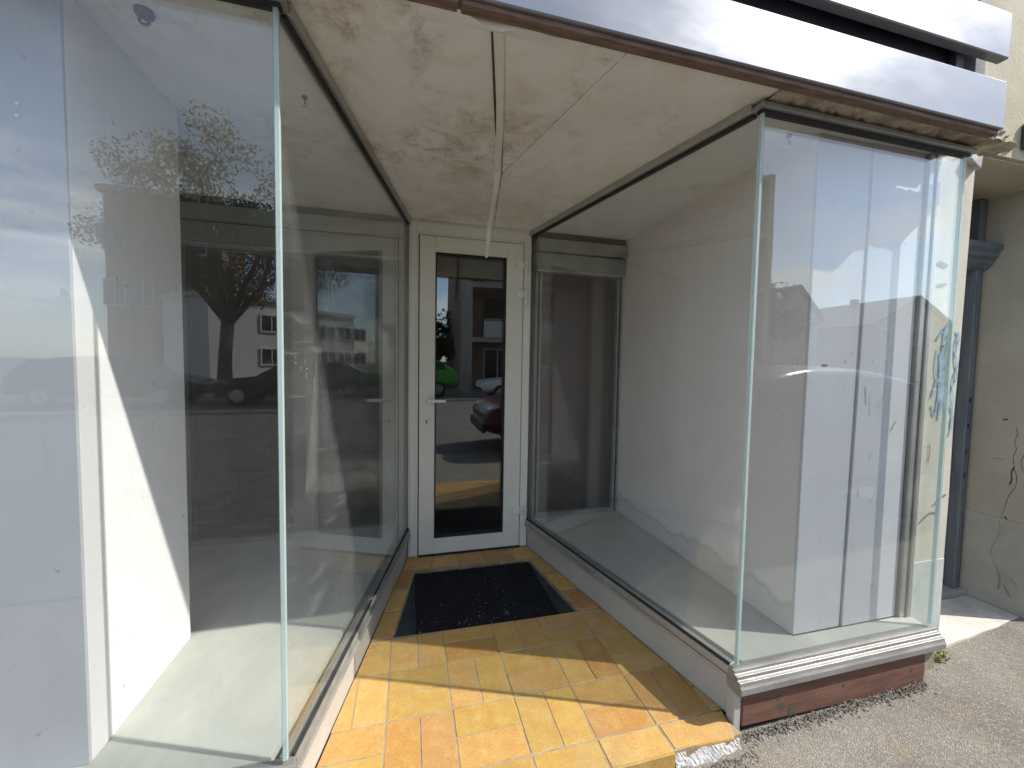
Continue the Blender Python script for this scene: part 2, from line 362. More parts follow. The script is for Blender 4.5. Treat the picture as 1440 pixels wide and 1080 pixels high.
# border tiles beside and behind the mat
def strip(pa, pb, qa, qb, n):
    for k in range(n):
        t0, t1 = k/n+0.008, (k+1)/n-0.008
        addtile([(lerp(pa[0],pb[0],t0),lerp(pa[1],pb[1],t0)),(lerp(qa[0],qb[0],t0),lerp(qa[1],qb[1],t0)),
                 (lerp(qa[0],qb[0],t1),lerp(qa[1],qb[1],t1)),(lerp(pa[0],pb[0],t1),lerp(pa[1],pb[1],t1))])
strip((xl_at(0.745)+0.004, 0.745), (xl_at(1.37)+0.004, 1.37), (-0.078, 0.745), (0.036, 1.37), 3)
strip((0.894, 0.742), (0.800, 1.34), (xr_at(0.742)-0.004, 0.742), (xr_at(1.34)-0.004, 1.34), 3)
strip((xl_at(1.375)+0.004, 1.376), (xr_at(1.345)-0.004, 1.345), (xl_at(1.555)+0.002, 1.558), (xr_at(1.555)-0.002, 1.558), 5)
tb.build('tile', M['tile'], fl)
# grout bed with the recess left open
bed = [(XL-0.0, -0.057), (XR-0.02, -0.057), (XDR, D-0.006), (XDL, D-0.006)]
o4 = bed; m4 = MAT
zb, zt = -0.06, -0.0022
vs = [(p[0],p[1],zt) for p in o4]+[(p[0],p[1],zt) for p in m4]+[(p[0],p[1],-0.03) for p in m4]+[(p[0],p[1],zb) for p in o4]
gb.add(vs, [(i,(i+1)%4,4+(i+1)%4,4+i) for i in range(4)]+[(4+i,4+(i+1)%4,8+(i+1)%4,8+i) for i in range(4)]+[(12+i,(12+(i+1)%4),(i+1)%4,i) for i in range(4)])
gb.build('grout_bed', M['grout'], fl)
MB().prism([(p[0],p[1]) for p in [(-0.085,0.74),(0.90,0.725),(0.80,1.345),(0.035,1.375)]], -0.034, -0.026).build('mat_recess', M['recess'], fl)
# white mortar riser, crumbling
rs = MB(); n, nr = 46, 7; rgr = random.Random(5)
P_ = []
for k in range(n+1):
    x = lerp(0.888, 1.160, k/n)
    for j in range(nr+1):
        t = j/nr
        y = -0.058-0.020*t-0.006*math.sin(x*31+2*t)-0.004*math.sin(x*83+5*t)+rgr.uniform(-0.0018, 0.0018)
        P_.append((x, y, lerp(-0.0125, gz(x)-0.015, t)))
rs.add(P_+[(0.888,-0.03,-0.0125),(1.160,-0.03,-0.0125),(0.888,-0.03,-0.15),(1.160,-0.03,-0.15)],
       [(k*(nr+1)+j, (k+1)*(nr+1)+j, (k+1)*(nr+1)+j+1, k*(nr+1)+j+1) for k in range(n) for j in range(nr)]
       +[tuple([k*(nr+1) for k in range(n+1)]+[(n+1)*(nr+1)+1, (n+1)*(nr+1)]), tuple([j for j in range(nr+1)]+[(n+1)*(nr+1)+2, (n+1)*(nr+1)]), tuple([n*(nr+1)+j for j in range(nr+1)]+[(n+1)*(nr+1)+3, (n+1)*(nr+1)+1])])
tag(rs.build('riser', M['mortar_white'], fl), 'crumbling white mortar riser')

# ------------------------------------------------------------------ door mat
dm = thing('door_mat', (0.41, 1.05, -0.026), 'black bristle door mat sunk in the tile floor before the white door', 'door mat')
mb = MB()
mx0, mx1, my0, my1 = 0.035, 0.782, 0.758, 1.335
mb.box(mx0, mx1, my0, my1, -0.026, -0.016)
for k in range(9000):
    x, y = random.uniform(mx0, mx1), random.uniform(my0, my1); h = random.uniform(0.006, 0.014); r = 0.0022
    a = random.uniform(0, 6.28); tx, ty = random.uniform(-.006,.006), random.uniform(-.006,.006)
    mb.add([(x+r*math.cos(a), y+r*math.sin(a), -0.016), (x-r*math.cos(a), y-r*math.sin(a), -0.016), (x+tx, y+ty, -0.016+h)], [(0,1,2)])
mb.build('bristles', M['mat'], dm)
MB().box(mx0-0.007, mx0-0.0005, my0, my1, -0.026, -0.008).build('edge_strip', M['recess'], dm, 0.002); MB().box(mx1+0.0005, mx1+0.008, my0, my1-0.03, -0.026, -0.010).build('edge_strip', M['recess'], dm, 0.002)
li = MB()
for k in range(70):
    x, y = random.uniform(mx0, mx1), random.uniform(my0, my1) if random.random() < .5 else my0+abs(random.gauss(0, .08)); s = random.uniform(0.0012, 0.0034)
    a = random.uniform(0, 3)
    li.add([(x+s*math.cos(a+q*1.57)*(1 if q%2 else 1.8), y+s*math.sin(a+q*1.57), -0.0028+random.uniform(0,.001)) for q in range(4)]+[(x,y,0.0)], [(0,1,4),(1,2,4),(2,3,4),(3,0,4),(3,2,1,0)])
tag(li.build('litter', M['lint'], dm), kind='stuff')

# ------------------------------------------------------------------ building shell
sb = thing('shop_building', (0, 1.6, 0), 'yellow plastered building whose ground floor holds the recessed shop entrance', 'building')
MB().box(-9, 12, 0.10, 0.45, 2.62, 9.5).build('upper_wall', M['plaster_yellow'], sb)
MB().box(-9, 2.196, -0.03, 7.5, 2.305, 2.619).build('floor_slab', M['mortar'], sb)
# lintel over the neighbouring doorway with a broken corner
lt = MB(); prof = [(2.205, 2.62), (2.205, 2.36), (2.40, 2.335), (2.46, 2.322), (2.53, 2.345), (2.60, 2.312), (2.70, 2.311), (3.30, 2.311), (3.30, 2.62)]
lt.extr(prof[::-1], 1, 0.085, 0.45); lt.build('lintel', M['plaster_yellow'], sb)
br = MB()
for k in range(60):
    x, z = random.gauss(2.52, 0.09), 2.335+abs(random.gauss(0, 0.035)); s = random.uniform(0.006, 0.022)
    if x < 2.38: continue
    y = 0.083
    pts = [(x+s*random.uniform(.6,1.2)*math.cos(q*1.05), y-random.uniform(0,0.006), z+s*random.uniform(.4,1)*math.sin(q*1.05)) for q in range(6)]
    br.add(pts+[(x, y-0.012, z)]+[(p[0], 0.1, p[2]) for p in pts], [(q,(q+1)%6,6) for q in range(6)]+[(q,7+q,7+(q+1)%6,(q+1)%6) for q in range(6)])
tag(br.build('broken_plaster', M['mortar'], sb), 'broken crumbly plaster', kind='stuff')
MB().box(2.47, 3.32, 0.10, 0.48, 2.30, 2.3095).build('soffit', M['soffit'], sb)
# pilaster between the display and the doorway
pl = MB()
pe = [2.452, 2.449, 2.455, 2.458, 2.452, 2.462, 2.466, 2.470, 2.475]
zs = [0.02, 0.25, 0.44, 0.75, 1.1, 1.45, 1.8, 2.1, 2.298]
pl.extr([(2.232, zs[0])]+list(zip(pe, zs))+[(2.232, zs[-1])], 1, YRP+0.002, 1.5)
pil = pl.build('pilaster', M['plaster_cream'], sb)
pp = MB().box(2.231, 2.451, YRP-0.0015, YRP+0.05, -0.02, 0.435); tag(pp.build('pilaster_plinth', M['plinth_pale'], pil), 'pale grey-green painted foot')
ch = MB()
chunk = [(2.395,2.262),(2.43,2.30),(2.452,2.345),(2.478,2.352),(2.482,2.31),(2.474,2.27),(2.468,2.225),(2.44,2.235)]
ch.extr(chunk, 1, YRP-0.022, YRP+0.02); ch.build('plaster_chunk', M['mortar_white'], pil, 0.004)
rb_n = [0]
def ribbon(pts, w, y, mb, axis=1):        # thin raised line on a wall face: pts in (x,z) for axis 1, (y,z) for axis 0
    for i in range(len(pts)-1):
        p, q = Vector(pts[i]), Vector(pts[i+1]); d = (q-p)
        if d.length < 1e-5: continue
        d.normalize(); n_ = Vector((-d.y, d.x)); ww = w*random.uniform(0.7, 1.3)/2; rb_n[0] += 1
        yy = y-(rb_n[0] % 23)*0.00004
        p -= d*ww*0.6; q += d*ww*0.6
        quad = [p+n_*ww, p-n_*ww, q-n_*ww, q+n_*ww]
        mb.add([(t.x, yy, t.y) if axis == 1 else (yy, t.x, t.y) for t in quad], [(0,1,2,3)])
def strokes(lst, y, axis, name, mt, par, n=7, k=1.0):
    for c, w in lst:
        mb = MB(); ribbon(curve(c, n), w*k, y, mb, axis); mb.build(name, mt, par)
gr = MB(); gy = YRP-0.0005
def curve(c, n=14):
    out = []
    for i in range(len(c)-1):
        p0, p1, p2, p3 = c[max(i-1,0)], c[i], c[i+1], c[min(i+2,len(c)-1)]
        for k in range(n):
            t = k/n
            out.append(tuple(0.5*((2*p1[a])+(-p0[a]+p2[a])*t+(2*p0[a]-5*p1[a]+4*p2[a]-p3[a])*t*t+(-p0[a]+3*p1[a]-3*p2[a]+p3[a])*t**3) for a in (0,1)))
    return out+[c[-1]]
for c, w in [([(2.30,1.46),(2.345,1.50),(2.335,1.36),(2.35,1.22),(2.345,1.10)], .016),
             ([(2.335,1.50),(2.40,1.545),(2.365,1.40),(2.37,1.25),(2.395,1.11)], .016),
             ([(2.29,1.20),(2.325,1.28),(2.35,1.16),(2.38,1.27),(2.405,1.12)], .014),
             ([(2.295,1.16),(2.32,1.12),(2.335,1.24),(2.325,1.40)], .012),
             ([(2.36,1.46),(2.385,1.49),(2.395,1.38),(2.36,1.33)], .012),
             ([(2.415,1.50),(2.445,1.47),(2.425,1.38),(2.445,1.30),(2.412,1.20),(2.44,1.10),(2.425,1.02)], .011),
             ([(2.44,1.50),(2.418,1.42),(2.448,1.35),(2.42,1.27),(2.435,1.17),(2.43,1.06)], .010),
             ([(2.31,1.42),(2.30,1.34),(2.318,1.27)], .01), ([(2.345,1.44),(2.35,1.2)], .022), ([(2.362,1.30),(2.355,1.14)], .02)]:
    ribbon(curve(c), w*0.72, gy, gr)
tag(gr.build('graffiti', M['graffiti'], pil), 'scribbled blue spray-paint tag')
strokes([([(2.30,0.985),(2.305,0.94),(2.298,0.90)], .008), ([(2.36,0.70),(2.41,0.735),(2.43,0.74)], .014), ([(2.27,0.62),(2.33,0.66),(2.38,0.66)], .01), ([(2.28,1.80),(2.33,1.79)], .03), ([(2.285,1.70),(2.335,1.71)], .02)], gy, 1, 'scuff_mark', M['crack_light'], pil, 6, 0.6)
# jamb and wall to the right of the doorway
jb = MB().box(3.205, 12, 0.125, 0.62, 0.505, 2.3105); jamb = jb.build('door_jamb', M['plaster_jamb'], sb)
MB().box(3.2025, 12, 0.122, 0.60, -0.05, 0.5045).build('jamb_plinth', M['plinth_paint'], sb, 0.004)
MB().box(3.215, 12, 0.10, 0.1245, 0.515, 2.619).build('front_wall', M['plaster_yellow'], sb)
MB().box(3.215, 12, 0.098, 0.1215, -0.04, 0.5145).build('front_plinth', M['plinth_pale'], sb)
strokes([([(0.222,1.02),(0.214,0.985),(0.222,0.94),(0.214,0.90),(0.223,0.85),(0.215,0.80)], .004),
             ([(0.217,0.80),(0.225,0.765),(0.222,0.73),(0.229,0.70)], .011),
             ([(0.215,0.79),(0.205,0.75),(0.206,0.70),(0.222,0.655),(0.232,0.62)], .004),
             ([(0.232,0.62),(0.24,0.57),(0.252,0.50)], .003),
             ([(0.19,0.86),(0.178,0.885),(0.165,0.88),(0.15,0.90)], .006), ([(0.19,0.86),(0.192,0.82),(0.182,0.79)], .004),
             ([(0.168,0.84),(0.158,0.825)], .02), ([(0.165,0.80),(0.16,0.78)], .012), ([(0.236,0.52),(0.229,0.505)], .012)], 3.2045, 0, 'crack', M['crack'], jamb, 7, 0.6)
strokes([([(0.27,1.055),(0.255,1.06)], .012), ([(0.30,0.83),(0.26,0.835)], .004)], 3.2045, 0, 'crack', M['crack'], jamb, 4, 0.6)
strokes([([(0.256,0.49),(0.25,0.42),(0.275,0.33),(0.27,0.26),(0.25,0.22)], .004), ([(0.25,0.22),(0.235,0.16),(0.24,0.10)], .008), ([(0.22,0.14),(0.19,0.08)], .012), ([(0.20,0.19),(0.17,0.16)], .008)], 3.2018, 0, 'crack', M['crack_light'], jamb, 7, 0.6)
# the dim room behind
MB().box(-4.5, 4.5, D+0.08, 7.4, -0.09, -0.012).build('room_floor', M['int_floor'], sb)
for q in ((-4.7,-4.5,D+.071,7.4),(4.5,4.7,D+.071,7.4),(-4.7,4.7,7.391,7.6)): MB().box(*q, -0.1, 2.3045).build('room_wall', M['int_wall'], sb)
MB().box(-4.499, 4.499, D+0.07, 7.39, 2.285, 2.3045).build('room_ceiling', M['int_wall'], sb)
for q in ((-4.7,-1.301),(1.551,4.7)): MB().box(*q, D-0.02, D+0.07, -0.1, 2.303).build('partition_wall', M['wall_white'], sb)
MB().box(-2.2, -0.16, 2.55, 2.60, -0.011, 2.284).build('tone_backdrop', M['backdrop_red'], sb)  # added panel, put in to tone the back of the left display dark red
MB().box(0.96, 2.6, 2.15, 2.20, -0.011, 2.284).build('tone_backdrop', M['backdrop_pink'], sb)  # added panel; its pink imitates the side wall reflected in the back glass
dj = MB(); ribx = 0.45
for x in (-0.35, 0.12, 0.45, 0.9): dj.box(x-.003, x+.003, D+.1, 7.3, -0.0118, -0.0105)
for y in (2.05, 2.55, 3.1): dj.box(-4.4, 4.4, y-.003, y+.003, -0.0118, -0.0103)
dj.build('room_floor_joint', M['dark'], sb)

# ------------------------------------------------------------------ display walls
lw = thing('display_side_wall', (XLW, 0.4, SILL), 'white sunlit wall block inside the left display window', 'wall')
MB().box(-4.5, XLW, YLP, YLW, SILL-0.19, CEIL-0.001).build('wall_block', M['wall_white'], lw, 0.002)
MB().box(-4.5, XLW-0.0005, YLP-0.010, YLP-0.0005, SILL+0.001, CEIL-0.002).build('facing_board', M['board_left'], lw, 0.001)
for q in ((-0.94,1.942),(-0.941,1.914)): MB().cyl((q[0], YLP-0.0128, q[1]), 0.004, 0.0026, 1, 10).build('screw_head', M['door_metal'], lw)
MB().box(-2.6, -1.352, YLW+0.001, D-0.021, SILL-0.19, CEIL-0.001).build('rear_wall', M['wall_white'], lw)
rw = thing('display_side_wall', (XRW, 0.8, SILL), 'pale mauve wall inside the right display window, damp-stained along its foot', 'wall')
MB().box(XRW, 2.15, YRP+0.014, D-0.021, SILL-0.19, CEIL-0.001).build('wall_block', M['wall_damp'], rw)
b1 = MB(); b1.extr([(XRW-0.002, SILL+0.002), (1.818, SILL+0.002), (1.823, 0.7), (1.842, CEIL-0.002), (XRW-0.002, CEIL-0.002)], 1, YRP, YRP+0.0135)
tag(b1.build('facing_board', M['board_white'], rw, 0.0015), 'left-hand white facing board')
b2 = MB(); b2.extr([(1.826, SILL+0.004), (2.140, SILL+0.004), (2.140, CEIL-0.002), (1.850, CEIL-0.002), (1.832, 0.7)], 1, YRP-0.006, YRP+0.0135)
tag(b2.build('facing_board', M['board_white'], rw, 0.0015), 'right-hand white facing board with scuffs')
strokes([([(2.04,1.055),(2.07,1.10)], .012), ([(1.875,1.25),(1.885,1.17)], .006), ([(1.95,1.16),(1.985,1.20)], .004), ([(1.92,0.93),(1.935,0.96)], .005), ([(1.94,0.74),(1.97,0.78)], .005), ([(1.87,0.8),(1.872,0.77)], .006), ([(1.98,0.36),(1.99,0.37)], .006), ([(1.90,1.22),(1.91,1.12)], .003)], YRP-0.0065, 1, 'scuff_mark', M['scuff'], rw, 3, 0.55)
strokes([([(1.64,1.335),(1.665,1.335)], .008)], YRP-0.0007, 1, 'scuff_mark', M['crack_light'], rw, 2)
gp = MB().box(1.8185, 1.8255, YRP+0.004, YRP+0.0138, SILL+0.003, CEIL-0.003); gp.build('board_gap', M['dark'], rw)

# ------------------------------------------------------------------ display windows
def pane_edges(mb, x, y, w=0.006): mb.box(x-w, x+w, y-w, y+w, SILL+0.012, TOP-0.002)
def display_window(side):
    if side == 'R':
        w = thing('display_window', (1.7, 0, 0), 'glass corner display window with white sill over red-brown board, right of the door', 'display window')
        p0, p1 = (XR, 0.0), (XDR, D); x0, x1 = XR, XE
    else:
        w = thing('display_window', (-1.2, 0, 0), 'glass corner display window left of the door with a sunlit white wall inside', 'display window')
        p0, p1 = (XL, 0.0), (XDL, D); x0, x1 = -4.4, XL
    d = (Vector(p1)-Vector(p0)).normalized()
    sg = 1 if side == 'R' else -1         # +x is the display side for R
    a = Vector(p0)+d*0.010; b = Vector(p1)-d*0.03
    # panes
    MB().box(x0+(0.008 if side == 'R' else 0), x1-0.008, -0.005, 0.005, SILL+0.01, TOP+0.004).build('front_pane', M['glass'], w)
    MB().wallbar(tuple(a), tuple(b), 0.005, SILL+0.01, TOP+0.004).build('passage_pane', M['glass'] if side == 'R' else M['glass_dusty'], w)
    je = MB(); jx = XR if side == 'R' else XL
    je.box(jx-0.0065, jx+0.0065, -0.0065, 0.0065, SILL+0.011, TOP+0.002)
    je.build('corner_joint', M['glass_edge'], w, 0.002)
    if side == 'R':
        MB().box(XE-0.005, XE+0.005, 0.009, 0.080, SILL+0.01, TOP+0.004).build('return_pane', M['glass'], w)
        MB().box(XE-0.0055, XE+0.0055, -0.0055, 0.008, SILL+0.011, TOP+0.002).build('pane_edge', M['glass_edge'], w)
        po = MB(); po.box(2.152, 2.185, 0.072, 0.115, SILL+0.002, CEIL-0.003); po.box(2.190, 2.2135, 0.066, 0.10, SILL+0.002, CEIL-0.003)
        po.build('corner_post', M['alu'], w, 0.003)
        MB().box(2.2145, 2.2305, 0.0805, 0.0915, SILL+0.002, CEIL-0.003).build('post_seal', M['seal'], w)
    # sill along the front: stepped moulding
    sx1 = XE+0.02 if side == 'R' else XL+0.022
    sx0 = XR-0.022 if side == 'R' else -4.4
    prof = [(0.02,0.197),(-0.012,0.197),(-0.014,0.186),(-0.026,0.184),(-0.028,0.172),(-0.040,0.170),(-0.043,0.158),(-0.048,0.150),(-0.048,0.128),(-0.040,0.120),(0.02,0.120)]
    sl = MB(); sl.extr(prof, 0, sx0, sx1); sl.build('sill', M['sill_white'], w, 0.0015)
    # sill along the passage: base rail and stepped skirting
    bp0 = Vector(p0)+d*0.021; bp1 = Vector(p1)-d*0.002
    nrm = Vector((-d.y, d.x))*(-sg)        # towards the display
    def offbar(o0, o1, z0, z1, nm, mt, bv=0.0, t0=0.0):
        q0, q1 = bp0+d*t0, bp1
        poly = [tuple(q0+nrm*o0), tuple(q1+nrm*o0), tuple(q1+nrm*o1), tuple(q0+nrm*o1)]
        A = sum(poly[i][0]*poly[(i+1)%4][1]-poly[(i+1)%4][0]*poly[i][1] for i in range(4))
        if A < 0: poly = poly[::-1]
        return MB().prism(poly, z0, z1).build(nm, mt, w, bv)
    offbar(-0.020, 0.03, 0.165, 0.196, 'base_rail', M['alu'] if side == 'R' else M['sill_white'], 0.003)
    offbar(-0.026, 0.03, 0.150, 0.1645, 'base_rail_lip', M['alu'], 0.002)
    offbar(-0.013, -0.006, 0.1965, 0.206, 'glazing_seal', M['seal'])
    offbar(0.000, 0.03, -0.004, 0.1495, 'base_panel', M['panel_grey'], 0.001)
    offbar(-0.006, 0.0295, 0.118, 0.1496, 'base_panel_trim', M['panel_grey'], 0.002)
    # corner stub under the sill
    if side == 'R':
        MB().box(XR-0.020, XR+0.010, -0.018, 0.020, -0.06, 0.1195).build('corner_stub', M['panel_grey'], w, 0.002)
        pb = MB(); pb.extr([(1.202,-0.020),(1.26,-0.021),(1.7,-0.032),(2.13,-0.040),(2.165,-0.034),(2.168,0.03),(2.164,0.117),(1.9,0.118),(1.202,0.118)], 1, -0.022, -0.0042)
        pbo = pb.build('plinth_board', M['plinth_wood'], w, 0.006)
        for x, z, s in ((1.37,0.065,.011),(1.385,0.025,.014),(1.44,-0.0,.020),(1.70,0.045,.007),(2.08,0.04,.008)):
            kn = MB().add([(x+s*math.cos(q*.7)*random.uniform(.7,1.2), -0.0226, z+s*1.3*math.sin(q*.7)*random.uniform(.7,1.2)) for q in range(9)], [tuple(range(9))])
            kn.build('knot', M['crack'], pbo)
        MB().box(1.205, 2.15, -0.004, 0.03, -0.09, 0.1195).build('plinth_backing', M['dark'], w)
        MB().box(2.1505, 2.225, -0.02, 0.075, 0.02, 0.1195).build('end_block', M['mortar'], w)
    else:
        MB().box(-4.4, XL+0.005, -0.02, 0.02, -0.12, 0.1195).build('plinth_board', M['plinth_wood'], w)
    # display floor
    if side == 'R':
        poly = [(XR+0.045, 0.021), (2.2135, 0.021), (2.2135, 0.064), (2.15, YRP-0.008), (2.14, YRP-0.008), (XRW-0.004, YRP-0.003), (XRW-0.004, D-0.004), (XDR+0.045, D-0.004)]
    else:
        poly = [(-4.4, 0.021), (XL-0.046, 0.021), (XDL-0.046, D-0.004), (-1.351, D-0.004), (-1.351, YLW+0.002), (XLW+0.003, YLW+0.002), (XLW+0.003, YLP-0.003), (-4.4, YLP-0.003)]
    MB().prism(poly, SILL-0.16, SILL).build('display_floor', M['cement'], w)
    # top rails
    tz0, tz1 = TOP-0.004, CEIL-0.0008
    q0, q1 = Vector(p0)+d*0.026, Vector(p1)-d*0.001
    n2 = Vector((-d.y, d.x))
    MB().prism([tuple(q0-n2*0.024), tuple(q1-n2*0.024), tuple(q1+n2*0.024), tuple(q0+n2*0.024)], tz0+0.010, tz1).build('top_rail', M['alu'], w, 0.003)
    MB().prism([tuple(q0-n2*0.011), tuple(q1-n2*0.011), tuple(q1+n2*0.011), tuple(q0+n2*0.011)], tz0, tz0+0.0095).build('top_seal', M['seal'], w)
    fx0, fx1 = (XR-0.024, XE+0.03) if side == 'R' else (-4.4, XL+0.024)
    MB().box(fx0, fx1, -0.026, 0.024, tz0+0.010, 2.2335).build('front_top_rail', M['alu_dark'], w, 0.003)
    MB().box(fx0+0.012, fx1-0.012, -0.012, 0.012, tz0, tz0+0.0095).build('front_top_seal', M['seal'], w)
    return w
wR = display_window('R'); wL = display_window('L')
lump = MB(); import itertools
pts = []
for k in range(7):
    t = k/6; y = lerp(0.70, 0.80, t); x = xl_at(y)+0.008; r = 0.011*math.sin(math.pi*(0.12+0.76*t))+0.003
    pts.append(((x+random.uniform(-.002,.002), y, 0.194+random.uniform(-.002,.002)), r))
lump.tube([p for p, r in pts], [r for p, r in pts], 8)
tag(lump.build('filler_lump', M['mortar_white'], wL, 0, True), 'white lump of filler on the rail')

# ------------------------------------------------------------------ entrance door
dr = thing('entrance_door', (0.41, D, 0), 'white framed door with a full-length dark glass pane, closed', 'door')
DY = D-0.03
fr = MB(); fx0, fx1, fz = XDL+0.001, XDR-0.001, CEIL-0.0006
fr.box(fx0, 0.058, DY, D+0.06, 0.002, fz); fr.box(0.774, fx1, DY, D+0.06, 0.002, fz); fr.box(0.0585, 0.7735, DY, D+0.06, 2.155, fz)
fr.build('door_frame', M['door_white'], dr, 0.004)
f2 = MB(); f2.box(fx0+0.012, 0.040, DY-0.010, DY-0.001, 0.01, fz-0.015); f2.box(0.040, 0.80, DY-0.009, DY-0.001, 2.172, fz-0.016)
f2.build('frame_bead', M['door_white'], dr, 0.003)
lf = MB(); ly0, ly1 = DY-0.012, D+0.05
lf.box(0.064, 0.166, ly0, ly1, 0.014, 2.150); lf.box(0.650, 0.768, ly0, ly1, 0.014, 2.150); lf.box(0.1663, 0.6497, ly0, ly1, 0.014, 0.118); lf.box(0.1663, 0.6497, ly0, ly1, 2.050, 2.150)
leaf = lf.build('door_leaf', M['door_white'], dr, 0.0035)
bd = MB()
bd.box(0.1665, 0.176, ly0+0.010, ly1, 0.1185, 2.0495); bd.box(0.640, 0.6495, ly0+0.010, ly1, 0.1185, 2.0495); bd.box(0.1765, 0.6395, ly0+0.010, ly1, 0.1185, 0.128); bd.box(0.1765, 0.6395, ly0+0.010, ly1, 2.040, 2.0495)
bd.build('glazing_bead', M['seal'], leaf)
gp = MB().box(0.172, 0.644, D-0.012, D-0.006, 0.124, 2.044); gp.box(0.172, 0.644, D+0.012, D+0.018, 0.124, 2.044)
gp.build('glass_pane', M['glass_door'], dr)
MB().box(0.0585, 0.0635, DY+0.004, D, 0.012, 2.154).build('leaf_gap', M['dark'], dr)
MB().box(0.7685, 0.7735, DY+0.004, D, 0.012, 2.154).build('leaf_gap', M['dark'], dr)
MB().box(0.064, 0.7680, DY+0.004, D, 2.1503, 2.1547).build('leaf_gap', M['dark'], dr)
hb = MB(); hb.tube([(0.112, ly0-0.002, 1.068), (0.112, ly0-0.045, 1.068), (0.122, ly0-0.055, 1.068), (0.235, ly0-0.055, 1.066)], [0.011, 0.011, 0.012, 0.0105], 12)
hd = hb.build('handle', M['door_metal'], dr, 0.002, True)
MB().cyl((0.112, ly0-0.010, 1.068), 0.024, 0.0098, 1).build('rosette', M['door_metal'], hd, 0.002)
es = MB().cyl((0.112, ly0-0.007, 0.925), 0.018, 0.0068, 1).build('escutcheon', M['door_metal'], dr, 0.002)
kh = MB().cyl((0.112, ly0-0.0085, 0.931), 0.006, 0.0014, 1, 12); kh.box(0.109, 0.115, ly0-0.0085, ly0-0.0071, 0.914, 0.929); kh.build('keyhole', M['dark'], es)
for z in (1.985, 1.785, 0.255):
    hg = MB(); hg.cyl((0.783, ly0-0.014, z-0.05), 0.0105, 0.062, 2, 14); hg.box(0.715, 0.770, ly0-0.016, ly0-0.0005, z-0.006, z+0.046); hg.cyl((0.783, ly0-0.014, z+0.014), 0.0125, 0.036, 2, 14)
    hg.build('hinge', M['door_metal'], dr, 0.003)
MB().box(0.06, 0.775, DY-0.015, DY-0.0005, 0.0, 0.010).build('threshold_strip', M['seal'], dr)

# ------------------------------------------------------------------ roller shutters at the back of the displays
def shutter(x0, x1, label):
    s = thing('roller_shutter', ((x0+x1)/2, D, 2.0), label, 'roller shutter')
    y = D-0.018
    bx = MB(); bx.box(x0, x1, y-0.055, D+0.10, 2.112, 2.20); bx.build('upper_box', M['alu_dark'], s, 0.006)
    bx = MB(); bx.box(x0, x1, y-0.035, D+0.10, 1.99, 2.106); bx.build('lower_box', M['alu_dark'], s, 0.006)
    MB().box(x0, x1, y-0.028, D+0.09, 2.1065, 2.1115).build('box_gap', M['dark'], s)
    MB().box(x0, x1, y-0.040, D+0.08, 1.972, 1.9895).build('bottom_bar', M['alu'], s, 0.003)
    for xx in ((x0, x0+0.045), (x1-0.045, x1)):
        g = MB(); g.box(xx[0], xx[0]+0.016, y-0.02, D+0.05, SILL+0.001, 1.9715); g.box(xx[1]-0.016, xx[1], y-0.02, D+0.05, SILL+0.001, 1.9715); g.box(xx[0]+0.0163, xx[1]-0.0163, y+0.012, D+0.05, SILL+0.001, 1.971)
        g.build('guide_rail', M['alu_dark'], s, 0.002)
    MB().box(x0+0.046, x1-0.046, D-0.006, D+0.004, SILL+0.03, 1.9718).build('back_pane', M['glass_back'], s)
    MB().box(x0+0.046, x1-0.046, D-0.03, D+0.03, SILL+0.001, SILL+0.0295).build('bottom_rail', M['alu_dark'], s, 0.002)
    MB().box(x0, x1, D-0.002, D+0.06, -0.05, SILL-0.161).build('kick_panel', M['dark'], s)
    MB().box(x0, x1, y-0.03, D+0.10, 2.2005, CEIL-0.0012).build('head_filler', M['seal'], s)
    return s
shutter(-1.300, XDL-0.03, 'dark grey roller shutter box and guides behind the left display')
shutter(XDR+0.035, 1.550, 'grey roller shutter box and guide rails at the back of the right display')

# ------------------------------------------------------------------ ceiling
ce = thing('porch_ceiling', (0.43, 0.7, CEIL), 'cream board ceiling with brown mould over the entrance', 'ceiling')
YF = -0.072
SA, SB_, SJ = (0.243, YF), (0.628, YF), (0.437, 0.785)
def board(poly, nm, mt, curl=0.0, seg=12):
    # board of the passage ceiling; its front edge may lift
    mb = MB(); front = [p for p in poly if abs(p[1]-YF) < 1e-6]
    A = sum(poly[i][0]*poly[(i+1)%len(poly)][1]-poly[(i+1)%len(poly)][0]*poly[i][1] for i in range(len(poly)))
    if A < 0: poly = poly[::-1]
    mb.prism(poly, CEIL, CEIL+0.03)
    return mb.build(nm, mt, ce, 0.0015)
g = 0.0012
bL = [(xl_at(YF)+0.001, YF), (SA[0]-g, YF), (SJ[0]-g, SJ[1]), (0.56-g, D-0.001), (XDL+0.001, D-0.001)]
bM = [(SA[0]+g, YF), (SB_[0]-g, YF), (SJ[0]+g, SJ[1]-0.008)]
bR = [(SB_[0]+g, YF), (xr_at(YF)-0.001, YF), (XDR-0.001, D-0.001), (0.56+g, D-0.001), (SJ[0]+g*2, SJ[1]+0.004)]
tag(board(bL, 'ceiling_board', M['ceiling']), 'widest board with scattered brown mould')
mid = MB(); mid.prism(bM if True else bM, CEIL+0.002, CEIL+0.03); tag(mid.build('ceiling_board', M['ceiling'], ce, 0.0015), 'narrow wedge board, heavily mould-stained')
tag(board(bR, 'ceiling_board', M['ceiling_clean']), 'cleaner right-hand board')
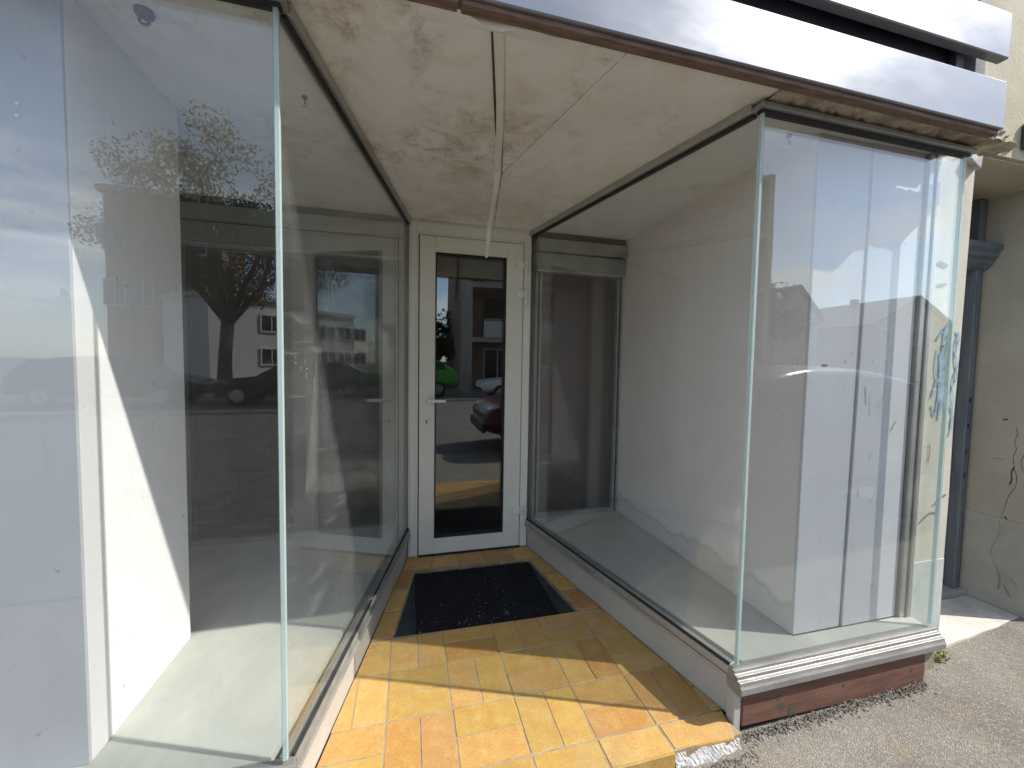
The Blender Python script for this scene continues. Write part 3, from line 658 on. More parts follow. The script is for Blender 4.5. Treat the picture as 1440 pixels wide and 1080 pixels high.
# sagging paper along the front edge
sg = MB(); n = 30
for k in range(n):
    x0_, x1_ = lerp(0.02, 0.62, k/n), lerp(0.02, 0.62, (k+1)/n)
    def drop(x):
        a = math.exp(-((x-0.235)/0.075)**2)*0.030; b = math.exp(-((x-0.40)/0.10)**2)*0.012
        return a+b+0.002*math.sin(40*x)
    def yy(x): return YF-0.004-0.004*math.sin(25*x)
    sg.add([(x0_, yy(x0_), CEIL+0.028-drop(x0_)*0.4), (x1_, yy(x1_), CEIL+0.028-drop(x1_)*0.4), (x1_, YF+0.045, CEIL-0.0015), (x0_, YF+0.045, CEIL-0.0015), 
            (x0_, yy(x0_)+.002, CEIL-drop(x0_)), (x1_, yy(x1_)+.002, CEIL-drop(x1_))], [(3,2,5,4), (4,5,1,0)])
sg.build('sagging_edge', M['ceiling_clean'], ce)
MB().prism([(XDL-0.03, D-0.02),(-1.352, D-0.02),(-1.352,YLW),(-4.4,YLW),(-4.4,0.025),(XL-0.022,0.025)][::-1], CEIL, CEIL+0.03).build('ceiling_board', M['ceiling_left'], ce)
MB().prism([(XR+0.022,0.025),(XE+0.03,0.025),(XE+0.03,0.5),(XRW+0.02,0.5),(XRW+0.02,D-0.02),(XDR+0.03,D-0.02)], CEIL, CEIL+0.03).build('ceiling_board', M['ceiling_right'], ce)
# rough mortar soffit in front of the two windows
def soffit(x0, x1, nm):
    mb = MB(); nx, ny = int((x1-x0)/0.02), 5; rng = random.Random(3)
    H = [[CEIL-0.006+rng.uniform(-0.006, 0.005) for j in range(ny+1)] for i in range(nx+1)]
    mb.add([(lerp(x0,x1,i/nx), lerp(-0.0755,0.0235,j/ny), H[i][j]) for i in range(nx+1) for j in range(ny+1)],
           [(i*(ny+1)+j, (i+1)*(ny+1)+j, (i+1)*(ny+1)+j+1, i*(ny+1)+j+1) for i in range(nx) for j in range(ny)])
    return mb.build(nm, M['mortar'], ce)
soffit(XR+0.001, 2.42, 'mortar_soffit'); soffit(-4.4, XL-0.001, 'mortar_soffit')

# loose strip of tape along the ceiling joint
tp = MB()
path = [(0.236,-0.045,2.2445),(0.29,0.18,2.2445),(0.337,0.40,2.244),(0.378,0.60,2.242),(0.402,0.73,2.232),(0.410,0.79,2.185),(0.405,0.83,2.12),(0.400,0.855,2.055),(0.392,0.868,1.99),(0.390,0.872,1.93),(0.384,0.88,1.865)]
wd = [0.016,0.016,0.017,0.016,0.016,0.014,0.015,0.013,0.012,0.013,0.008]
ang = [0,0,0,0.05,0.2,0.5,1.0,0.6,0.3,0.7,0.4]
vs = []
for p_, w_, a_ in zip(path, wd, ang):
    dx, dy = math.cos(a_)*w_, math.sin(a_)*w_
    vs += [(p_[0]-dx, p_[1]-dy, p_[2]), (p_[0]+dx, p_[1]+dy, p_[2]+0.001), (p_[0]+dx, p_[1]+dy+0.0015, p_[2]+0.0022), (p_[0]-dx, p_[1]-dy+0.0015, p_[2]+0.0012)]
nn = len(path)
tp.add(vs, [(4*i+k, 4*i+(k+1)%4, 4*(i+1)+(k+1)%4, 4*(i+1)+k) for i in range(nn-1) for k in range(4)]+[(0,1,2,3),(4*nn-1,4*nn-2,4*nn-3,4*nn-4)])
lp = thing('loose_tape', (0.24, -0.04, CEIL), 'loose strip of cream tape peeling from the ceiling, hanging before the door', 'tape strip')
tp.build('strip', M['tape'], lp)
fk = MB(); fk.tube([(0.398,0.852,2.06),(0.388,0.845,2.035),(0.372,0.842,2.00)], [0.004,0.0035,0.001], 6); fk.tube([(0.396,0.857,2.05),(0.385,0.85,2.015),(0.388,0.848,1.985)], [0.003,0.003,0.001], 6)
fk.build('frayed_end', M['tape'], lp)
MB().tube([(0.217,-0.05,2.2465),(0.292,0.26,2.2465),(0.360,0.56,2.246)], [0.004,0.005,0.002], 6).build('open_joint', M['crack'], lp)

# ------------------------------------------------------------------ hooks in the display ceilings
def hook(x, y, label, red=False):
    h = thing('ceiling_hook', (x, y, CEIL), label, 'hook')
    if red:
        MB().cyl((x, y, CEIL-0.014), 0.022, 0.0135, 2, 20).build('ceiling_rose', M['rust'], h, 0.004)
        r = MB(); r.tube([(x+0.012*math.cos(t*0.5), y, CEIL-0.024+0.012*math.sin(t*0.5)) for t in range(13)], 0.004, 8); r.build('ring', M['rust'], h, 0, True)
    else:
        MB().cyl((x, y, CEIL-0.006), 0.010, 0.0056, 2, 14).build('plate', M['hook'], h)
        MB().tube([(x,y,CEIL-0.006),(x,y,CEIL-0.022),(x+0.006,y-0.002,CEIL-0.029),(x+0.003,y-0.003,CEIL-0.037),(x-0.006,y-0.002,CEIL-0.034)], [.0022,.0022,.0024,.0022,.0016], 8).build('crook', M['hook'], h, 0, True)
hook(-0.691, 0.159, 'rusty red ring fixture on the stained ceiling of the left display', True)
hook(1.465, 0.137, 'small dark hook in the right display ceiling, near the corner joint')
hook(2.06, 0.125, 'small dark hook in the right display ceiling, near the pilaster end')
hook(-0.36, 0.42, 'small hook in the left display ceiling beside the passage glass')

# ------------------------------------------------------------------ fascia boards over the shop front
def fascia(z0, z1, label, bat=False):
    f = thing('fascia_board', (0, -0.12, z0), label, 'fascia board', 'metal fascia boards above the shop front')
    b = MB(); b.extr([(-0.086,z0),(-0.115,z0),(-0.118,z0+0.004),(-0.118,z1-0.004),(-0.115,z1),(-0.086,z1),(-0.086,z1-0.006),(-0.110,z1-0.006),(-0.110,z0+0.006),(-0.086,z0+0.006)], 0, -4.6, 2.205)
    b.build('metal_face', M['fascia'], f)
    MB().extr([(-0.1095,z0+0.0065),(-0.0865,z0+0.0065),(-0.0865,z1-0.0065),(-0.1095,z1-0.0065)], 0, 2.185, 2.2045).build('end_cap', M['alu'], f)
    if bat:
        t = MB(); t.box(-4.6, 0.118, -0.106, -0.076, z0-0.014, z0-0.0005); t.box(0.128, 2.20, -0.107, -0.076, z0-0.015, z0-0.0005)
        t.build('wooden_batten', M['batten'], f, 0.002)
    return f
fascia(2.251, 2.428, 'lowest white metal fascia board, brown wooden batten along its underside', True)
fascia(2.512, 2.680, 'second white metal fascia board up, above the dark gap')
fascia(2.760, 2.925, 'topmost white metal fascia board, at the top edge of the photo')
bk = thing('fascia_backing', (0, -0.04, 2.3), 'dark backing panel seen in the gaps between the white fascia boards', 'backing panel')
MB().box(-4.6, 2.19, -0.060, -0.032, 2.300, 2.95).build('panel', M['navy'], bk)
br_ = MB()
for x in (-3.5, -2.0, -0.6, 0.9, 2.0): MB().box(x-0.02, x+0.02, -0.0855, -0.0605, 2.31, 2.94).build('bracket', M['navy'], bk)

# ------------------------------------------------------------------ neighbouring doorway
nd = thing('neighbour_door', (2.85, 0.42, 0.02), 'blue-grey wooden door with moulded transom in the doorway to the right', 'door')
dp = MB(); dp.box(2.47, 3.128, 0.43, 0.47, 0.03, 1.89); dp.build('door_leaf', M['bluegrey'], nd, 0.003)
dp = MB(); dp.box(2.58, 3.03, 0.418, 0.4295, 0.25, 0.85); dp.box(2.58, 3.03, 0.418, 0.4295, 1.0, 1.75); dp.build('raised_panel', M['bluegrey'], nd, 0.01)
MB().box(3.130, 3.172, 0.385, 0.47, 0.03, 2.298).build('frame_post', M['bluegrey'], nd, 0.006)
fp = MB(); fp.box(3.1725, 3.2015, 0.395, 0.47, 0.03, 2.298); fp.build('frame_board', M['wood_raw'], nd, 0.006)
for z in (1.14, 0.99, 0.84, 0.70): MB().box(3.142, 3.154, 0.3838, 0.3848, z, z+0.026).build('bolt_hole', M['dark'], nd)
tr = MB(); tr.extr([(0.47,1.892),(0.40,1.892),(0.372,1.905),(0.352,1.93),(0.352,1.945),(0.334,1.96),(0.334,1.985),(0.318,2.0),(0.318,2.03),(0.34,2.04),(0.36,2.05),(0.47,2.05)], 0, 2.47, 3.195)
tr.build('transom_moulding', M['bluegrey'], nd, 0.002)
MB().box(2.47, 3.128, 0.44, 0.45, 2.051, 2.298).build('transom_glass', M['navy'], nd)
MB().box(2.48, 3.20, 0.36, 0.47, -0.02, 0.0295).build('bottom_step', M['plinth_paint'], nd, 0.004)
ts = thing('doorstep', (2.8, 0.25, 0), 'pale worn stone doorstep in sunlight before the blue-grey door', 'doorstep')
st = MB(); edge = [(2.40,0.100),(2.47,0.085),(2.58,0.098),(2.70,0.104),(2.82,0.118),(2.95,0.124),(3.08,0.140),(3.198,0.148)]
st.prism(edge+[(3.198,0.359),(2.47,0.359),(2.47,0.16),(2.40,0.13)], -0.09, 0.001); st.build('slab', M['stone'], ts, 0.006)
cr = MB(); cr.box(2.236, 2.452, 0.06, 0.088, -0.09, -0.018); cr.build('worn_edge', M['stone'], ts, 0.01)

np_ = thing('number_plate', (2.83, 0.08, 2.4), 'white enamel house number plate with dark border at the right edge of the photo', 'number plate')
pl_ = MB(); pl_.box(2.752, 2.905, 0.066, 0.0845, 2.358, 2.472); pl_.build('border', M['hook'], np_, 0.006)
pl_ = MB(); pl_.box(2.762, 2.895, 0.060, 0.0655, 2.368, 2.462); pl_.build('enamel_face', M['enamel'], np_, 0.004)

# weed and crumbs at the foot of the wall
wd_ = MB()
for k in range(60):
    x, y = random.gauss(2.38, 0.035), random.gauss(0.055, 0.012); h = random.uniform(0.015, 0.045); a = random.uniform(0, 6.28)
    z = gz(x); dx, dy = math.cos(a), math.sin(a); r = 0.003; l = random.uniform(0.012, 0.04)
    wd_.add([(x-dy*r,y+dx*r,z),(x+dy*r,y-dx*r,z),(x+dx*l*.6+dy*r*.7,y+dy*l*.6-dx*r*.7,z+h*.8),(x+dx*l,y+dy*l,z+h*.75),(x+dx*l*.6-dy*r*.7,y+dy*l*.6+dx*r*.7,z+h*.8)], [(0,1,2,4),(4,2,3)])
tag(wd_.build('weed', M['weed']), 'tuft of yellow-green weed at the foot of the pale doorstep', 'weed', kind='thing')
gv = MB(); rg = random.Random(11)
def stone(mb, x, y, z, s):
    vs = []
    for dx, dy, dz in ((1,0,0),(-1,0,0),(0,1,0),(0,-1,0),(0,0,1),(0,0,-1)):
        k = s*rg.uniform(0.6, 1.2); vs.append((x+dx*k+rg.uniform(-.2,.2)*s, y+dy*k+rg.uniform(-.2,.2)*s, z+dz*k*0.8))
    mb.add(vs, [(0,2,4),(2,1,4),(1,3,4),(3,0,4),(2,0,5),(1,2,5),(3,1,5),(0,3,5)])
for k in range(900):
    x = rg.uniform(1.19, 2.15); y = -0.028-abs(rg.gauss(0, 0.016)); s = rg.uniform(0.002, 0.0065)
    stone(gv, x, y, gz(x)+s*0.4+max(0, 0.02*(1-(-y-0.028)/0.02))*rg.uniform(0,1), s)
for k in range(260):
    x = rg.uniform(0.88, 1.2); y = -0.085-abs(rg.gauss(0, 0.02)); s = rg.uniform(0.0015, 0.005); stone(gv, x, y, gz(x)+s*0.4, s)
for k in range(500):
    x = rg.uniform(0.9, 3.3); y = rg.uniform(-0.6, 0.05); s = rg.uniform(0.0012, 0.003)
    if y > -0.06 and x < 2.25: continue
    stone(gv, x, y, gz(x)+s*0.3, s)
tag(gv.build('gravel', M['asphalt']), kind='stuff')

# ------------------------------------------------------------------ the street behind the camera (seen in the glass)
M['leaf'] = worn('tree_leaf', (0.045, 0.075, 0.018), (0.10, 0.125, 0.035), 1.2, 0.6)
M['leaf_dark'] = worn('dark_leaf', (0.025, 0.045, 0.015), (0.055, 0.08, 0.028), 1.2, 0.6)
M['bark'] = worn('tree_bark', (0.06, 0.045, 0.035), (0.13, 0.10, 0.08), 5, 0.95, 0, 0.8, 18, (1,1,0.3))
M['block_wall'] = worn('apartment_render', (0.42, 0.37, 0.31), (0.50, 0.44, 0.38), 0.8, 0.9)
M['block_back'] = worn('apartment_recess', (0.30, 0.20, 0.15), (0.36, 0.25, 0.19), 0.8, 0.9)
M['balcony'] = worn('balcony_front', (0.55, 0.51, 0.46), (0.62, 0.58, 0.53), 1.5, 0.8)
M['white_block'] = worn('white_render', (0.70, 0.68, 0.65), (0.78, 0.76, 0.73), 0.7, 0.85)
M['brown_clad'] = worn('brown_cladding', (0.24, 0.13, 0.075), (0.34, 0.19, 0.11), 1.2, 0.8, 0, 0.3, 12, (5, 5, 0.4))
M['roof_tile'] = worn('roof_tile', (0.20, 0.12, 0.09), (0.28, 0.17, 0.13), 3, 0.9)
M['window_dark'] = worn('window_glass_far', (0.02, 0.022, 0.026), (0.04, 0.043, 0.05), 2, 0.08)
M['shutter_brown'] = worn('shutter_brown', (0.12, 0.06, 0.04), (0.18, 0.09, 0.06), 2, 0.7)
M['tyre'] = worn('tyre_rubber', (0.012, 0.012, 0.012), (0.025, 0.025, 0.024), 8, 0.85)
M['rim'] = worn('alloy_rim', (0.35, 0.35, 0.36), (0.5, 0.5, 0.51), 8, 0.3, 0.8)
M['car_glass'] = worn('car_glass', (0.012, 0.014, 0.016), (0.02, 0.022, 0.025), 2, 0.04)
M['lamp_red'] = worn('tail_lamp', (0.28, 0.01, 0.01), (0.36, 0.02, 0.02), 8, 0.15)
M['lamp_clear'] = worn('head_lamp', (0.55, 0.57, 0.58), (0.7, 0.71, 0.72), 8, 0.1, 0.3)
M['plastic'] = worn('black_plastic', (0.015, 0.015, 0.016), (0.03, 0.03, 0.03), 12, 0.6)
def paint(name, c, metal=0.2):
    return worn(name, c, tuple(min(1, x*1.1) for x in c), 1.5, 0.22, metal, 0.0)
def car(label, x, y, paint_m, L_=4.2, W=1.76, H=1.45, face=-1, gzv=-0.112, kind='hatch', group=None, pale=None):
    # face=-1: the nose points to -x
    t = thing('parked_car', (x, y, gzv), label, 'car' if kind != 'van' else 'van', group)
    h = W/2
    if kind == 'hatch':   st = [(0,.42,.60,.62,.60),(0.10,.30,.74,.74,.72),(0.5,.24,.86,.86,.82),(1.05,.22,.92,.93,.86),(1.25,.22,.93,1.02,.80),(1.75,.22,.95,1.38,.68),(2.3,.22,.96,1.45,.66),(3.1,.22,.98,1.42,.66),(3.7,.24,1.0,1.28,.66),(4.0,.28,1.0,1.06,.74),(4.16,.34,.80,.82,.72),(4.2,.42,.62,.64,.62)]
    elif kind == 'saloon': st = [(0,.42,.58,.60,.60),(0.10,.28,.70,.72,.72),(0.5,.22,.82,.83,.82),(1.15,.22,.88,.90,.86),(1.35,.22,.90,.98,.80),(1.95,.22,.93,1.36,.66),(2.5,.22,.94,1.42,.64),(3.1,.22,.95,1.36,.64),(3.65,.24,.97,1.02,.72),(4.0,.28,.97,.98,.80),(4.16,.34,.80,.84,.76),(4.2,.42,.62,.64,.62)]
    else: st = [(0,.40,.70,.72,.66),(0.08,.28,.95,.97,.78),(0.45,.24,1.08,1.10,.84),(0.75,.22,1.12,1.22,.80),(1.25,.22,1.15,1.80,.74),(1.6,.22,1.16,1.90,.74),(2.6,.22,1.16,1.92,.74),(3.6,.22,1.16,1.91,.74),(4.1,.24,1.16,1.88,.74),(4.16,.30,1.1,1.70,.74),(4.2,.40,.9,1.0,.70)]
    kx, kz = L_/4.2, H/(1.45 if kind != 'van' else 1.92)
    def P(sx, sy, sz): return (x+(-face)*(sx*kx-L_/2), y+sy, gzv+sz*kz)
    mb = MB(); rings = []
    for (sx, z0, zb, zt, wt) in st:
        e = 1.0 if 0.3 < sx < 3.95 else 0.86 if 0.05 < sx < 4.18 else 0.72
        b = h*e; r = min(b, W*wt/1.5 if zt-zb > .06 else b*.94)
        zm = (z0+zb)/2
        rings.append([(-b*.86,z0),(-b*.99,zm),(-b,zb-.06),(-b*.97,zb),(-r,max(zt-.05,zb+.005)),(-r*.8,zt+.005),(0,zt+.02),(r*.8,zt+.005),(r,max(zt-.05,zb+.005)),(b*.97,zb),(b,zb-.06),(b*.99,zm),(b*.86,z0)])
    k = len(rings[0])
    vs = [P(st[i][0], q[0], q[1]) for i in range(len(st)) for q in rings[i]]
    fs = [(i*k+j, i*k+(j+1)%k, (i+1)*k+(j+1)%k, (i+1)*k+j) for i in range(len(st)-1) for j in range(k)]
    fs += [tuple(range(k)), tuple(range((len(st)-1)*k, len(st)*k))]
    mb.add(vs, fs); bo = mb.build('body', paint_m, t, 0, True)
    sd = bo.modifiers.new('sub', 'SUBSURF'); sd.levels = 1; sd.render_levels = 2
    # glass: side windows and screens a few mm proud of the body
    def interp(sx):
        for i in range(len(st)-1):
            if st[i][0] <= sx <= st[i+1][0]:
                u = (sx-st[i][0])/(st[i+1][0]-st[i][0]); a, b_ = rings[i], rings[i+1]
                return [(lerp(p[0],q[0],u), lerp(p[1],q[1],u)) for p, q in zip(a, b_)]
    if kind == 'hatch': cuts = [(1.62,2.38),(2.46,3.2),(3.27,3.62)]; scr = [(1.15,1.72),(3.68,3.98)]
    elif kind == 'saloon': cuts = [(1.80,2.46),(2.54,3.2)]; scr = [(1.28,1.9),(3.12,3.6)]
    else: cuts = [(1.12,1.72)]; scr = [(0.8,1.22)]
    for a, b_ in cuts:
        for sgn in (0, 1):
            g_ = MB(); pts = []
            for sx in (a, (a+b_)/2, b_):
                r_ = interp(sx); lo, hi = (r_[3], r_[4]) if sgn == 0 else (r_[9], r_[8])
                s_ = -1 if sgn == 0 else 1
                for f_ in (0.10, 0.9): pts.append(P(sx, lerp(lo[0],hi[0],f_)+s_*0.012, lerp(lo[1],hi[1],f_)))
                for f_ in (0.10, 0.9): pts.append(P(sx, lerp(lo[0],hi[0],f_)-s_*0.03, lerp(lo[1],hi[1],f_)))
            q = []
            for i in (0, 1): 
                o_ = 4*i; q += [(o_,o_+1,o_+5,o_+4),(o_+2,o_+6,o_+7,o_+3),(o_,o_+4,o_+6,o_+2),(o_+1,o_+3,o_+7,o_+5)]
            q += [(0,2,3,1),(8,9,11,10)]
            g_.add(pts, q).build('window', M['car_glass'], t)
    for a, b_ in scr:
        g_ = MB(); pts = []
        for sx in (a, (a+b_)/2, b_):
            r_ = interp(sx); w_ = r_[7][0]*1.02; z = max(q[1] for q in r_)
            pts += [P(sx, -w_, z+0.006), P(sx, w_, z+0.006), P(sx, -w_, z-0.05), P(sx, w_, z-0.05)]
        q = []
        for i in (0, 1):
            o_ = 4*i; q += [(o_,o_+1,o_+5,o_+4),(o_+2,o_+6,o_+7,o_+3),(o_,o_+4,o_+6,o_+2),(o_+1,o_+3,o_+7,o_+5)]
        q += [(0,2,3,1),(8,9,11,10)]
        g_.add(pts, q).build('windscreen', M['car_glass'], t)
    for sx in (0.78, 3.36):
        for sgn in (-1, 1):
            c = P(sx, sgn*(h-0.19), 0.31/kz)
            wh = MB(); e = Vector((0, sgn, 0)); c = Vector(c)
            wh.tube([c, c+e*0.02, c+e*0.17, c+e*0.195], [0.27, 0.31, 0.31, 0.28], 24)
            wo_ = wh.build('wheel', M['tyre'], t)
            rm = MB(); rm.tube([c+e*0.1955, c+e*0.200], [0.20, 0.19], 20); rm.build('rim', M['rim'], wo_)
    for sgn in (-1, 1):
        lm = MB(); p = Vector(P(0.13, sgn*h*.60, .66)); lm.tube([p+Vector((face*.05,0,0)), p-Vector((face*.12,0,0))], [0.085, 0.13], 12); lm.build('headlight', M['lamp_clear'], t)
        lm = MB(); p = Vector(P(4.10, sgn*h*.70, .82)); lm.tube([p+Vector((-face*.035,0,0)), p-Vector((-face*.12,0,0))], [0.075, 0.12], 10); lm.build('tail_light', M['lamp_red'], t)
    for sx, nm in ((-0.005, 'bumper'), (4.15, 'bumper')):
        bb = MB(); a = P(sx, -h*.70, .36); b_ = P(sx+.06, h*.70, .50)
        bb.box(min(a[0],b_[0]), max(a[0],b_[0]), a[1], b_[1], a[2], b_[2]).build(nm, M['plastic'], t, 0.02)
    if pale is not None:
        r_ = MB(); a = P(1.5, -h*.7, 1.90); b_ = P(3.9, h*.7, 2.05)
        r_.box(min(a[0],b_[0]), max(a[0],b_[0]), a[1], b_[1], a[2], b_[2]).build('roof_box', pale, t, 0.05)
    return t
car('dark red hatchback parked close by the kerb, mirrored at the right of the door glass', 3.20, -2.20, paint('dark_red_paint', (0.10, 0.012, 0.016)), 4.25, 1.78, 1.47, -1)
car('white saloon parked across the road, mirrored in the door glass behind the red car', 4.9, -11.75, paint('white_paint', (0.72, 0.72, 0.72), 0.0), 4.4, 1.78, 1.42, -1, -0.13, 'saloon')
car('bright green hatchback parked across the road, mirrored in the door glass', -0.12, -13.3, paint('green_paint', (0.06, 0.34, 0.04), 0.0), 4.3, 1.80, 1.62, -1, -0.10, 'hatch')
car('black estate car parked below the big tree, nearer the brown-clad building', -8.3, -13.2, paint('black_paint', (0.014, 0.014, 0.016)), 4.5, 1.8, 1.46, 1, -0.10, 'hatch')
car('dark maroon saloon parked below the big tree, in front of the white building', -3.6, -13.3, paint('maroon_paint', (0.05, 0.010, 0.014)), 4.5, 1.78, 1.44, -1, -0.10, 'saloon')

def tree(label, x, y, hgt, tr, crown, seed, leaf, nl=6500, lean=0.0, ls=0.16, fork=3.0, group=None, gzv=-0.1, open_=0.5):
    rg = random.Random(seed); t = thing('tree', (x, y, gzv), label, 'tree', group)
    tk = MB(); fk_ = Vector((x+lean, y, gzv+fork))
    tk.tube([(x,y,gzv-0.1),(x+.02,y,gzv+.25),(x+lean*.3,y,gzv+fork*.5),tuple(fk_)], [tr*1.5,tr*1.1,tr*.9,tr*.85], 12)
    tips = []
    for k in range(7):
        a = k*0.9+rg.uniform(-.3,.3); up_ = rg.uniform(.55,1.0); l = (hgt-fork)*rg.uniform(.45,.75)
        d_ = Vector((math.cos(a)*(1.15-up_*.7), math.sin(a)*(1.15-up_*.7), up_))
        p1 = fk_+d_*l*.45+Vector((rg.uniform(-.3,.3),rg.uniform(-.3,.3),rg.uniform(-.2,.2))); p2 = p1+(d_+Vector((rg.uniform(-.3,.3),rg.uniform(-.3,.3),.1)))*l*.55
        tk.tube([tuple(fk_-Vector((0,0,.2))),tuple(p1),tuple(p2)], [tr*.55,tr*.33,tr*.12], 7); tips += [p1, p2]
        for q in range(4):
            b = p1.lerp(p2, rg.uniform(.1,1)); e = b+Vector((rg.uniform(-1,1),rg.uniform(-1,1),rg.uniform(-.1,.9)))*crown*.42
            tk.tube([tuple(b),tuple((b+e)/2+Vector((0,0,.12))),tuple(e)], [tr*.16,tr*.10,tr*.04], 5); tips.append(e)
    tk.build('trunk', M['bark'], t, 0, True)
    lf_ = MB(); cs = []
    for p in tips:
        for q in range(2):
            cs.append((p+Vector((rg.gauss(0,.4),rg.gauss(0,.4),rg.gauss(0,.35)))*crown*.3, crown*rg.uniform(.13,.30)))
    for k in range(nl):
        c, r = rg.choice(cs); v = Vector((rg.gauss(0,1),rg.gauss(0,1),rg.gauss(0,.75))); v = v.normalized()*r*(rg.random()**.4)
        p = c+v; a = Vector((rg.gauss(0,1),rg.gauss(0,1),rg.gauss(0,1))).normalized(); b = a.cross(Vector((rg.gauss(0,1),rg.gauss(0,1),rg.gauss(0,1)))).normalized(); s_ = ls*rg.uniform(.6,1.2)
        lf_.add([p-a*s_, p+b*s_*.55, p+a*s_, p-b*s_*.55], [(0,1,2,3)])
    lf_.build('crown', leaf, t); return t
tree('big street tree across the road with a forked trunk, mirrored in the left display glass', -6.6, -15.6, 9.6, 0.24, 3.6, 3, M['leaf'], 26000, 0.2, 0.062, 2.9)
tree('round street tree down the road to the right, beside the gabled house', 24.5, -24.0, 9.6, 0.22, 4.2, 5, M['leaf'], 5000, 0.1, 0.2, 2.6)
tree('dark dense tree across the road, filling the gap beside the balcony block', 1.15, -21.0, 4.3, 0.16, 2.4, 8, M['leaf_dark'], 4500, 0.0, 0.17, 0.9)
def windows(b, rects, y, mt=None, frame=None):
    for x0, x1, z0, z1 in rects:
        f = MB(); q = 0.07
        f.box(x0,x1,y-.02,y+.05,z0,z0+q); f.box(x0,x1,y-.02,y+.05,z1-q,z1); f.box(x0,x0+q,y-.02,y+.05,z0+q+.001,z1-q-.001); f.box(x1-q,x1,y-.02,y+.05,z0+q+.001,z1-q-.001); xm=(x0+x1)/2; f.box(xm-.03,xm+.03,y-.02,y+.045,z0+q+.001,z1-q-.001)
        fo = f.build('window', frame or M['white_block'], b)
        MB().box(x0+q, x1-q, y-.01, y+.012, z0+q, z1-q).build('pane', mt or M['window_dark'], fo)
# balcony block straight across
bb = thing('apartment_building', (9, -18, -0.1), 'beige apartment block with balconies across the road, mirrored in the door glass', 'building')
bx0, bx1, by = 2.55, 17.0, -14.6
MB().box(bx0, bx1, by-9, by-1.6, -0.3, 10.6).build('recessed_wall', M['block_back'], bb)
sw = MB(); sw.box(bx0, bx0+0.35, by-1.599, by, -0.3, 10.6); sw.build('side_wall', M['block_wall'], bb)
sw = MB(); sw.box(bx1-.35, bx1, by-1.599, by, -0.3, 10.6); sw.build('side_wall', M['block_wall'], bb)
for k, z in enumerate((2.35, 4.95, 7.55, 10.25)):
    MB().box(bx0+.351, bx1-.351, by-1.598, by+0.02, z, z+.22).build('balcony_slab', M['block_wall'], bb)
    if k < 3:
        for a in (bx0+.9, bx0+5.2, bx0+9.7):
            p = MB(); p.box(a, a+3.7, by+0.0, by+0.10, z+.221, z+1.02); po_ = p.build('balcony_front', M['balcony'], bb)
            MB().box(a, a+3.7, by+.02, by+.07, z+1.08, z+1.13).build('balcony_rail', M['alu'], po_)
    windows(bb, [(a, a+1.5, z-2.1, z-.25) for a in (bx0+1.2, bx0+3.4, bx0+6.0, bx0+8.2, bx0+10.6, bx0+12.4)], by-1.58, None, M['shutter_brown'] if k % 2 else M['white_block'])
# white building, set back
wb = thing('office_building', (-5.4, -24, -0.1), 'low white building with strip windows behind the big tree', 'building')
wx0, wx1, wy = -9.2, -1.6, -21.5
MB().box(wx0, wx1, wy-5, wy, -0.3, 4.3).build('wall', M['white_block'], wb)
MB().box(wx0-.15, wx1+.15, wy-5.1, wy+.15, 4.301, 4.5).build('roof', M['balcony'], wb)
windows(wb, [(wx0+2.3+k*1.3, wx0+2.3+k*1.3+1.15, z, z+.9) for k in range(5) for z in (1.05, 2.75)], wy+.02)
wb.rotation_euler.z = rad(-48); wb.location = (-8.2, -24.5, -0.1)
# brown clad building
cb = thing('apartment_building', (-12, -24, -0.1), 'tall brown-clad building across the road, left of the white one in the glass', 'building')
MB().box(-14.5, -9.45, -26, -23.0, -0.3, 9.4).build('wall', M['brown_clad'], cb)
MB().box(-14.7, -9.3, -26.2, -22.8, 9.401, 9.7).build('roof', M['block_wall'], cb)
pb_ = MB()
for k in range(4): pb_.box(-9.9-k*1.2, -9.75-k*1.2, -22.998, -22.85, -0.2, 9.4)
pb_.build('cladding_rib', M['shutter_brown'], cb)
windows(cb, [(-11.0-k*1.2, -10.1-k*1.2, z, z+1.3) for k in range(4) for z in (3.9, 6.6)], -22.98)
# houses down the street
def house(label, x0, x1, y0, y1, ze, zr, axis, wm, nm='house'):
    h_o = thing(nm, ((x0+x1)/2, (y0+y1)/2, -0.1), label, 'house')
    MB().box(x0, x1, y0, y1, -0.3, ze).build('wall', wm, h_o)
    r = MB(); o_ = 0.35
    if axis == 'y': r.extr([(x0-o_, ze-.15),((x0+x1)/2, zr),(x1+o_, ze-.15),(x1+o_-.1, ze-.3),((x0+x1)/2, zr-.28),(x0-o_+.1, ze-.3)], 1, y0-o_, y1+o_); g_ = MB().extr([(x0, ze+.001),(x1, ze+.001),((x0+x1)/2, zr-.28)], 1, y0+.02, y1-.02)
    else: r.extr([(y0-o_, ze-.15),((y0+y1)/2, zr),(y1+o_, ze-.15),(y1+o_-.1, ze-.3),((y0+y1)/2, zr-.28),(y0-o_+.1, ze-.3)], 0, x0-o_, x1+o_); g_ = MB().extr([(y0, ze+.001),(y1, ze+.001),((y0+y1)/2, zr-.28)], 0, x0+.02, x1-.02)
    ro = r.build('roof', M['roof_tile'], h_o); g_.build('gable', wm, h_o)
    MB().box((x0+x1)/2-.9, (x0+x1)/2-.4, (y0+y1)/2-.3, (y0+y1)/2+.3, zr-1.6, zr+.35).build('chimney', M['roof_tile'], ro)
    n_ = max(1, int((x1-x0)/3))
    windows(h_o, [(x0+(k+.5)*(x1-x0)/n_-.55, x0+(k+.5)*(x1-x0)/n_+.55, z, z+1.4) for k in range(n_) for z in (1.0, 3.8) if z+1.5 < ze], y1+.02)
    return h_o
house('narrow gabled house down the road to the right, mirrored in the right window', 28.6, 33.4, -34, -25, 5.6, 8.2, 'y', M['block_wall'])
house('wide house with a long tiled roof, farthest right down the road', 41, 52, -36, -26, 5.6, 8.4, 'y', M['block_back'])
